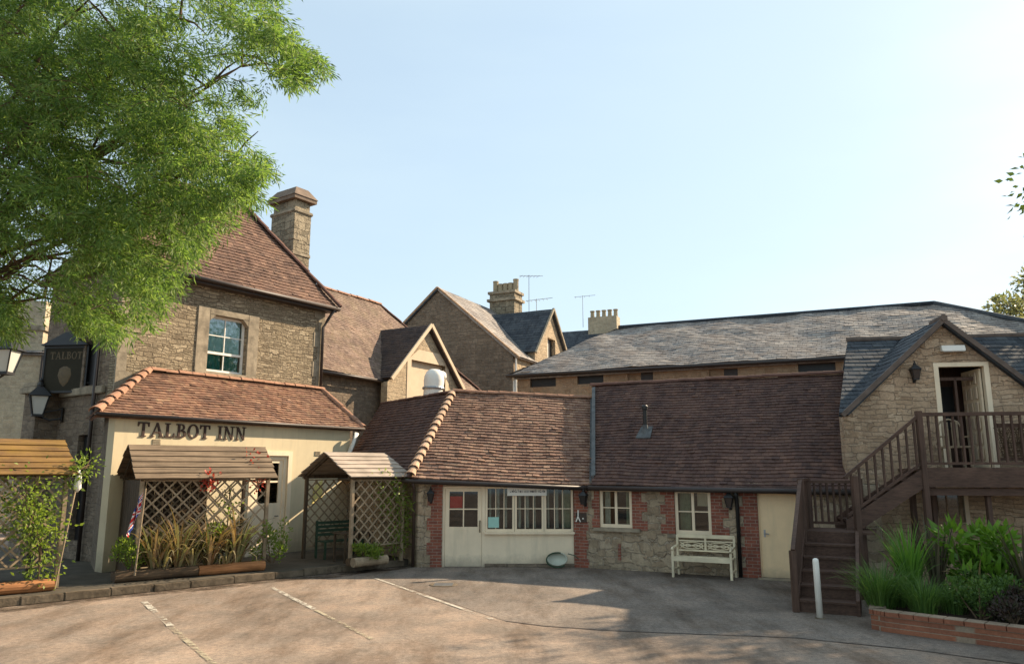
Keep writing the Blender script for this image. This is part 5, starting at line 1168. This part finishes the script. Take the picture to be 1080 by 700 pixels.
def uj(s, t):
    x, y = s*60, t*30
    if abs(x-30) < 3 or abs(y-15) < 3: return 0
    if abs(x-30) < 5 or abs(y-15) < 5: return 1
    d1, d2 = abs((y-15)-(x-30)*0.5)*0.894, abs((y-15)+(x-30)*0.5)*0.894; d = min(d1, d2)
    return 0 if d < 1.2 else (1 if d < 3 else 2)
for j in range(ny):
    for i in range(nx):
        a = j*(nx+1)+i; Fc.append((a,a+1,a+nx+2,a+nx+1)); MI.append(uj((i+.5)/nx,(j+.5)/ny))
me = bpy.data.meshes.new('cloth'); me.from_pydata(V, [], Fc); fl = link('cloth', me, ['flag_r','flag_w','flag_b'], FB); me.polygons.foreach_set('material_index', MI); me.polygons.foreach_set('use_smooth', [True]*len(Fc))

# ------------------------------------------------------------------ planting
RNG = np.random.default_rng(11)
def straps(name, label, cat, loc, n, ln, wd, spread, mat, seed, group=None, droop=1.0, seg=6, radius=0.08):
    """clump of arching sword leaves"""
    r = np.random.default_rng(seed); vs = []; fs = []
    for i in range(n):
        a = r.uniform(0, 2*math.pi); L = ln*r.uniform(0.55,1.1); W = wd*r.uniform(0.6,1.2); lean = spread*r.uniform(0.1,1.0)
        d = np.array([math.cos(a), math.sin(a), 0]); sd = np.array([-d[1], d[0], 0]); p = d*radius*r.uniform(0,1)+np.array([0,0,0.0]); ang = lean*0.5; k0 = len(vs); dr = droop*r.uniform(0.3,1.3); tw = r.uniform(-0.7,0.7)
        for s in range(seg+1):
            t = s/seg; w = W*(0.75+0.6*t if t < 0.4 else 1.0)*(1-t**3)+0.002; tt = tw*t; sv = sd*math.cos(tt)+np.array([0,0,1])*math.sin(tt)
            vs += [p-sv*w/2, p+sv*w/2]
            if s < seg: fs.append((k0+2*s,k0+2*s+1,k0+2*s+3,k0+2*s+2))
            ang = lean*0.5+dr*t*t*1.6
            p = p+(d*math.sin(ang)+np.array([0,0,1])*math.cos(ang))*L/seg
            if p[2] < 0.02: p[2] = 0.02
    me = bpy.data.meshes.new(name); me.from_pydata([tuple(v) for v in vs], [], fs); o = link(name, me, mat); o.location = loc
    return tag(o, label, cat, group)
def bush(name, label, cat, loc, n, rad, hgt, L, W, mat, seed, group=None, stems=True, up=0.6, clumps=14):
    r = np.random.default_rng(seed); C = np.column_stack([r.uniform(-1,1,clumps), r.uniform(-1,1,clumps), r.uniform(0.25,1,clumps)]); C[:,:2] *= rad*0.8*np.sqrt(1-(C[:,2:3]-0.5)**2); C[:,2] *= hgt
    k = r.integers(0, clumps, n); off = r.normal(size=(n,3)); off /= np.linalg.norm(off,axis=1,keepdims=True); P = C[k]+off*(r.uniform(0.2,1,(n,1))**0.5)*np.array([rad*0.38,rad*0.38,hgt*0.25]); P[:,2] = np.abs(P[:,2])
    D = off*0.8+r.normal(size=(n,3))*0.35+np.array([0,0,up]); V = leaves(P, D, L*r.uniform(0.6,1.2,n), W*r.uniform(0.7,1.2,n), r)
    root = empty(name, loc, 90); tag(root, label, cat, group)
    quadmesh('foliage', V, mat, root)
    if stems:
        m = MB()
        for c in C[:8]: m.tube([(c[0]*0.15,c[1]*0.15,0),(c[0]*0.6,c[1]*0.6,c[2]*0.5),tuple(c)], [0.014,0.010,0.005], 5)
        m.build('stems', 'twig', root)
    return root
# brick planter bed at the right
PBm = empty('brick_planter', (0,0,0), 90); tag(PBm, 'low curved orange brick planter wall at the bottom right', 'planter')
pts = [(6.25,13.35),(5.78,12.8),(5.50,12.22),(5.62,12.0),(6.2,11.45),(6.95,10.75),(7.9,9.9),(9.2,8.8)]
fine = []
for i in range(len(pts)-1):
    for t in range(4): k = t/4; fine.append(Vector((pts[i][0]*(1-k)+pts[i+1][0]*k, pts[i][1]*(1-k)+pts[i+1][1]*k, 0)))
fine.append(Vector((*pts[-1],0)))
m = MB(); cap = MB(); outs = []; ins = []
for i, p in enumerate(fine):
    d = (fine[min(i+1,len(fine)-1)]-fine[max(i-1,0)]).normalized(); nr = Vector((d.y,-d.x,0)); outs.append(p-nr*0.0); ins.append(p+Vector((-d.y,d.x,0))*0.22)
for i in range(len(fine)-1):
    m.prism([outs[i],outs[i+1],ins[i+1],ins[i]], (0,0,0.225))
    a, b, c_, d_ = outs[i],outs[i+1],ins[i+1],ins[i]; g = (b-a)*0.02; no = (a-d_).normalized()*0.02
    cap.prism([a+g+no+Vector((0,0,0.227)),b-g+no+Vector((0,0,0.227)),c_-g+Vector((0,0,0.227)),d_+g+Vector((0,0,0.227))], (0,0,0.075))
m.build('wall', 'planter_brick', PBm); cap.build('coping', 'planter_brick', PBm, bevel=0.006)
MB().prism([tuple(p) for p in ins]+[(12,10,0),(12,14.2,0),(8.2,15.2,0),(7.0,14.6,0)], (0,0,0.24)).build('soil', 'soil', PBm)
Z = 0.24
straps('strap_plant', 'tall bright green strap leaved plant at the left end of the planter', 'plant', (6.55,13.0,Z), 130, 1.3, 0.035, 0.55, 'strap_green', 1, droop=0.7)
straps('strap_plant', 'dark bronze sword leaved plant behind the green straps', 'plant', (7.15,13.3,Z), 46, 1.45, 0.05, 0.5, 'strap_dark', 2, droop=0.25)
straps('strap_plant', 'dark sword leaved plant right of the broad leaved bush', 'plant', (8.2,12.6,Z), 50, 1.35, 0.055, 0.7, 'strap_dark', 3, droop=0.4)
bush('broad_leaf_bush', 'rounded light green broad leaved bush in the middle of the planter', 'bush', (7.7,13.1,Z), 760, 0.58, 1.05, 0.24, 0.085, 'broad', 4, up=0.25, clumps=22)
straps('dead_leaves', 'withered brown strap leaves hanging among the dark swords in the planter', 'leaves', (7.5,12.75,Z), 16, 0.95, 0.03, 0.9, 'strap_brown', 31, droop=1.3)
gi = 0
for lab, x, y, n, ln, sp in (('fine green grass spilling over the planter corner',5.85,12.6,520,0.8,1.15),('fine green grass tuft behind the planter corner',6.25,12.85,320,0.62,0.9),('low grass mound next to the front grass',6.3,12.15,380,0.6,1.0),('low grass mound before the bronze swords',6.8,12.25,320,0.5,0.9)):
    gi += 1; straps('grass_tuft', lab, 'grass tuft', (x,y,Z), n, ln, 0.010, sp, 'grass', 20+gi, 'grass tufts in the brick planter', 1.0, 5, 0.22)
for lab, x, y, mt, s, rd in (('low dark green shrub at the front of the planter',6.9,11.75,'lowleaf',1,0.30),('low spreading green shrub left of the purple leaves',7.3,12.2,'lowleaf',2,0.34),('purple leaved low plant at the planter front',7.15,11.35,'purple',3,0.26),('second purple low plant behind the coping',7.5,11.5,'purple',4,0.24),('green low plant near the right edge of the planter',7.65,11.1,'lowleaf',5,0.28),('yellow green low plant below the dark swords',8.0,11.8,'climber',6,0.26),('dense dark green mound under the broad leaved bush',7.5,12.6,'lowleaf',7,0.38),('dark green mound at the far right of the bed',8.4,11.6,'lowleaf',8,0.4)):
    bush('low_plant', lab, 'plant', (x,y,Z), 1100, rd*1.25, 0.46, 0.07, 0.035, mt, 40+s, 'low plants in the brick planter')
# sword leaves in the log planters
for lab, x, y, n, ln, sp, s in (('bronze sword leaved plant below the flag',-7.55,16.6,46,0.95,1.0,1),('largest bronze sword leaved plant in the dark log planter',-7.15,16.85,60,1.05,1.1,2),('bronze sword leaved plant between the two logs',-6.65,17.3,52,1.0,1.2,3),('bronze sword leaved plant in the orange log planter',-6.2,17.65,56,1.0,1.1,4)):
    straps('strap_plant', lab, 'plant', (x,y,0.28), int(n*1.7), ln*1.3, 0.055, sp, 'strap_brown', 60+s, 'bronze sword plants before the lattice', 0.9)
for q, (x, y) in enumerate(((-7.35,16.6),(-6.9,17.0),(-6.35,17.45))): straps('strap_plant', ('pale straw strap leaves bending over the dark log planter','pale straw strap leaves between two bronze plants','pale straw strap leaves bending over the orange log')[q], 'plant', (x,y,0.28), 34, 1.0, 0.04, 1.5, 'strap_straw', 90+q, 'bronze sword plants before the lattice', 1.5)
for lab, x, y, rd, h, s in (('yellow green leafy plant at the left of the dark log',-7.85,16.35,0.3,0.55,1),('pale leafy plant at the right end of the orange log',-5.55,18.2,0.34,0.75,2),('small leafy plant in the short pale planter',-3.45,18.85,0.28,0.28,3),('leafy plant among the bronze swords',-6.75,17.55,0.25,0.7,4)):
    bush('leafy_plant', lab, 'plant', (x,y,0.28), 700, rd*1.2, h*1.1, 0.09, 0.04, 'climber', 70+s, 'leafy plants in the log planters')
def climber(label, pts, rad, n, mat, seed, L=0.09, W=0.045, group='climbers on the pergolas'):
    """leafy climber along a polyline"""
    r = np.random.default_rng(seed); root = empty('climbing_plant', pts[0], 90); tag(root, label, 'climber', group)
    P0 = np.array(pts, float); base = P0[0].copy(); P0 = P0-base; k = r.uniform(0, len(P0)-1.001, n); i = k.astype(int); f = (k-i)[:,None]
    C = P0[i]*(1-f)+P0[i+1]*f; off = r.normal(size=(n,3))*np.array(rad)[None]*np.interp(k, range(len(P0)), np.linspace(0.5,1.0,len(P0)))[:,None]
    D = off/(np.linalg.norm(off,axis=1,keepdims=True)+1e-6)+r.normal(size=(n,3))*0.5+np.array([0,0,-0.1])
    quadmesh('foliage', leaves(C+off, D, L*r.uniform(0.6,1.3,n), W*r.uniform(0.7,1.3,n), r), mat, root)
    m = MB()
    for j in range(3):
        m.tube([tuple(p+r.normal(size=3)*0.05*(q > 0)) for q, p in enumerate(P0)], [0.014-0.003*j]*len(P0), 5)
    m.build('stems', 'twig', root); return root
climber('yellow green climber covering the mossy pergola lattice', [(-8.95,14.95,0.25),(-9.0,14.9,1.05),(-9.1,14.85,1.35),(-9.2,14.8,1.6),(-9.25,14.75,1.85),(-9.3,14.75,2.05)], (0.36,0.22,0.22), 1500, 'climber', 1)
climber('small climber spray at the right eave of the mossy pergola', [(-8.75,15.25,2.1),(-8.6,15.4,2.4),(-8.5,15.5,2.55)], (0.14,0.14,0.12), 260, 'climber', 2)
climber('bright climber on the lattice of the small pergola', [(-2.85,19.75,0.4),(-2.8,19.85,1.2),(-2.95,19.75,1.75),(-3.2,19.4,2.0)], (0.22,0.22,0.22), 800, 'climber', 3, 0.13, 0.035)
climber('thin climber with pale leaves on the long lattice', [(-6.4,17.75,0.4),(-6.45,17.8,1.2),(-6.5,17.8,1.9)], (0.14,0.10,0.2), 260, 'climber', 4)
climber('red flowering climber on the roof of the long pergola', [(-5.9,18.0,2.0),(-6.1,18.3,2.4),(-6.3,18.5,2.75)], (0.14,0.14,0.10), 260, 'redflower', 5, 0.08, 0.05)
climber('small red flower spray under the eave of the long pergola', [(-6.75,17.2,2.0),(-6.7,17.25,2.25)], (0.09,0.09,0.09), 130, 'redflower', 6, 0.07, 0.05)

# ------------------------------------------------------------------ trees
def limb_pts(a, b, k, wob, r):
    a, b = Vector(a), Vector(b); out = [a]
    for i in range(1, k): out.append(a.lerp(b, i/k)+Vector((r.uniform(-wob,wob),r.uniform(-wob,wob),r.uniform(-wob,wob)+wob*math.sin(i/k*math.pi))))
    return out+[b]
TR = empty('willow_tree', (-8.6,8.4,0), 90); tag(TR, 'large willow with fine pale green leaves overhanging from the left', 'tree')
r = random.Random(21); rn = np.random.default_rng(5); base = Vector((-8.6,8.4,0)); m = MB()
fork = Vector((-8.0,8.7,3.9))
m.tube([p-base for p in limb_pts(base, fork, 6, 0.12, r)], [0.42,0.36,0.33,0.31,0.29,0.28,0.26], 12); m.build('trunk', 'bark', TR)
crown_px = [(-160,-160),(300,-160),(288,-20),(296,20),(318,42),(343,58),(330,80),(296,84),(278,96),(262,116),(254,136),(258,150),(286,160),(292,172),(272,192),(256,212),(232,226),(208,250),(190,284),(172,310),(150,332),(112,346),(84,340),(58,322),(32,330),(8,345),(-40,352),(-160,352)]
ends = []
limb_px = [((60,190),9.0),((130,150),9.3),((200,112),9.6),((255,70),9.9),((40,120),8.4),((110,60),8.6),((190,20),9.2),((20,280),8.8),((120,255),9.2),((200,215),10.0),((-60,150),8.2),((30,0),8.0),((150,-70),8.8),((245,170),10.3),((270,60),10.2),((-40,330),8.8),((80,320),9.3)]
mb = MB()
for (px, Y) in limb_px:
    e = at(px[0], px[1], Y); pts = limb_pts(fork, e, 7, 0.10, r); mb.tube([p-base for p in pts], [0.05*(1-i/7.8)+0.004 for i in range(8)], 7)
    for i in range(3, 8):
        for q in range(2):
            t = pts[i]+Vector((r.uniform(-.8,.8),r.uniform(-.6,.6),r.uniform(-.3,.7))); mb.tube([pts[i]-base,(pts[i]+t)/2-base+Vector((0,0,.06)),t-base], [0.022,0.014,0.005], 5)
mb.build('limbs', 'bark', TR)
PP = []; DD = []; tw = MB(); cnt = 0; tries = 0
holes = [(76,246,9),(62,262,7),(8,150,9),(4,75,10),(62,18,11),(180,45,8),(250,150,9),(285,75,8),(120,110,8),(30,205,7)]
while cnt < 2500 and tries < 60000:
    tries += 1
    x, y = r.uniform(-90,345), r.uniform(-90,350)
    if not ptin(crown_px, x, y): continue
    if any((x-a)**2+(y-b)**2 < (c*1.5)**2 for a, b, c in holes): continue
    dens = noise.noise(Vector((x*0.013,y*0.013,3.3)))
    if dens+0.5*noise.noise(Vector((x*0.04,y*0.04,7.7))) < -0.25 and r.random() < 0.8: continue
    edge_ = min(((x-a)**2+(y-b)**2)**0.5 for a, b in crown_px)
    Y = r.uniform(7.6,11.4); p = at(x, y, Y)
    # drooping spray: a thin twig that leaves outwards and hangs
    a = r.uniform(-2.2,1.4); L = r.uniform(0.35,0.95)*(0.6 if edge_ < 25 else 1.0); d = Vector((math.cos(a)*0.8,math.sin(a)*0.4,r.uniform(-0.2,0.7))).normalized(); q = p-d*L*0.5; pts = [q.copy()]; k = 9
    for s in range(k):
        d = (d+Vector((0,0,-0.17))).normalized(); q = q+d*L/k; pts.append(q.copy())
    if r.random() < 0.25: tw.tube([v-base for v in pts], [0.006-0.0045*i/k for i in range(k+1)], 4, False)
    nl = r.randint(70,120)
    for _ in range(nl):
        t = r.uniform(0.0,k-0.01); i = int(t); c = pts[i].lerp(pts[i+1], t-i); dd = (pts[i+1]-pts[i]).normalized()
        sd = Vector((r.gauss(0,1),r.gauss(0,1),r.gauss(0,0.8))).normalized()
        PP.append(c-base+sd*r.uniform(0,0.10)); DD.append(dd*0.8+sd*0.9+Vector((0,0,-0.35)))
    cnt += 1
tag(tw.build('twigs', 'bark', TR), kind='stuff')
PP = np.array(PP); DD = np.array(DD); n = len(PP)
quadmesh('crown', leaves(PP, DD, rn.uniform(0.055,0.125,n), rn.uniform(0.011,0.020,n), rn), 'willow', TR)

def tree(label, loc, h, rad, n, seed, mat, L=0.16, W=0.08, trunk_h=0.4, clumps=26, squash=0.75):
    r = random.Random(seed); rn = np.random.default_rng(seed); A = empty('broadleaf_tree', loc, 90); tag(A, label, 'tree')
    MB().tube([(0,0,0),(0.1,0.05,h*trunk_h*0.5),(0.0,0.1,h*trunk_h),(0.1,0.0,h*0.7)], [0.05*rad+0.08,0.04*rad+0.07,0.03*rad+0.05,0.03], 9).build('trunk', 'bark', A)
    C = []; m = MB()
    for i in range(clumps):
        a = r.uniform(0,6.283); u = r.uniform(-1,1); q = r.uniform(0.45,1.0); c = Vector((rad*q*math.cos(a)*math.sqrt(1-u*u),rad*q*math.sin(a)*math.sqrt(1-u*u),h*(trunk_h+0.08)+(h*(0.92-trunk_h))*(0.5+0.5*u*q))); C.append(c)
        s = Vector((0,0,h*r.uniform(trunk_h*0.8,0.7))); m.tube([s,s.lerp(c,0.5)+Vector((0,0,0.15)),c], [0.05,0.03,0.008], 5)
    for c in C:
        for q in range(7):
            t = c+Vector((r.gauss(0,1),r.gauss(0,1),r.gauss(0,0.7))).normalized()*rad*r.uniform(0.2,0.36); m.tube([c,c.lerp(t,0.5)+Vector((0,0,0.06)),t], [0.014,0.010,0.004], 4)
    m.build('limbs', 'bark', A)
    C = np.array(C); k = rn.integers(0, clumps, n); off = rn.normal(size=(n,3)); off /= np.linalg.norm(off,axis=1,keepdims=True); sz = rn.uniform(0.22,0.42,clumps)*rad
    P = C[k]+off*(rn.uniform(0.1,1,(n,1))**0.6)*sz[k][:,None]*np.array([1,1,squash])
    quadmesh('crown', leaves(P, off+rn.normal(size=(n,3))*0.5+np.array([0,0,-0.2]), L*rn.uniform(0.6,1.2,n), W*rn.uniform(0.7,1.2,n), rn), mat, A)
    return A
tree('pale leafy tree standing behind the barn at the right edge', (22.9,31.0,0), 11.0, 3.2, 9000, 3, 'far_leaf', 0.22, 0.12)
tree('tall tree beyond the barn with one twig showing at the right edge', (20.0,19.0,0), 11.5, 5.2, 15000, 8, 'low_tree', 0.22, 0.11, 0.42, 34)
DC = empty('drain_cover', (-1.45,16.75,0.006), 90); tag(DC, 'round pale metal cover set flush in the tarmac before the glazed door', 'drain cover')
MB().lathe([(0.30,0.0),(0.30,0.008),(0.26,0.009)], n=24).build('ring', 'kerb', DC)
m = MB(); m.lathe([(0.255,0.0),(0.25,0.006)], n=24)
for i in range(-3,4): m.box(-0.2,0.2,i*0.06-0.012,i*0.06+0.012,0.0055,0.012)
m.build('lid', 'metal', DC)
tree('unseen broad tree added outside the right edge to shade the foreground', (18.6,14.2,0), 11.5, 5.0, 15000, 12, 'low_tree', 0.22, 0.11, 0.38, 34)  # unseen tree, added to throw shade on the foreground
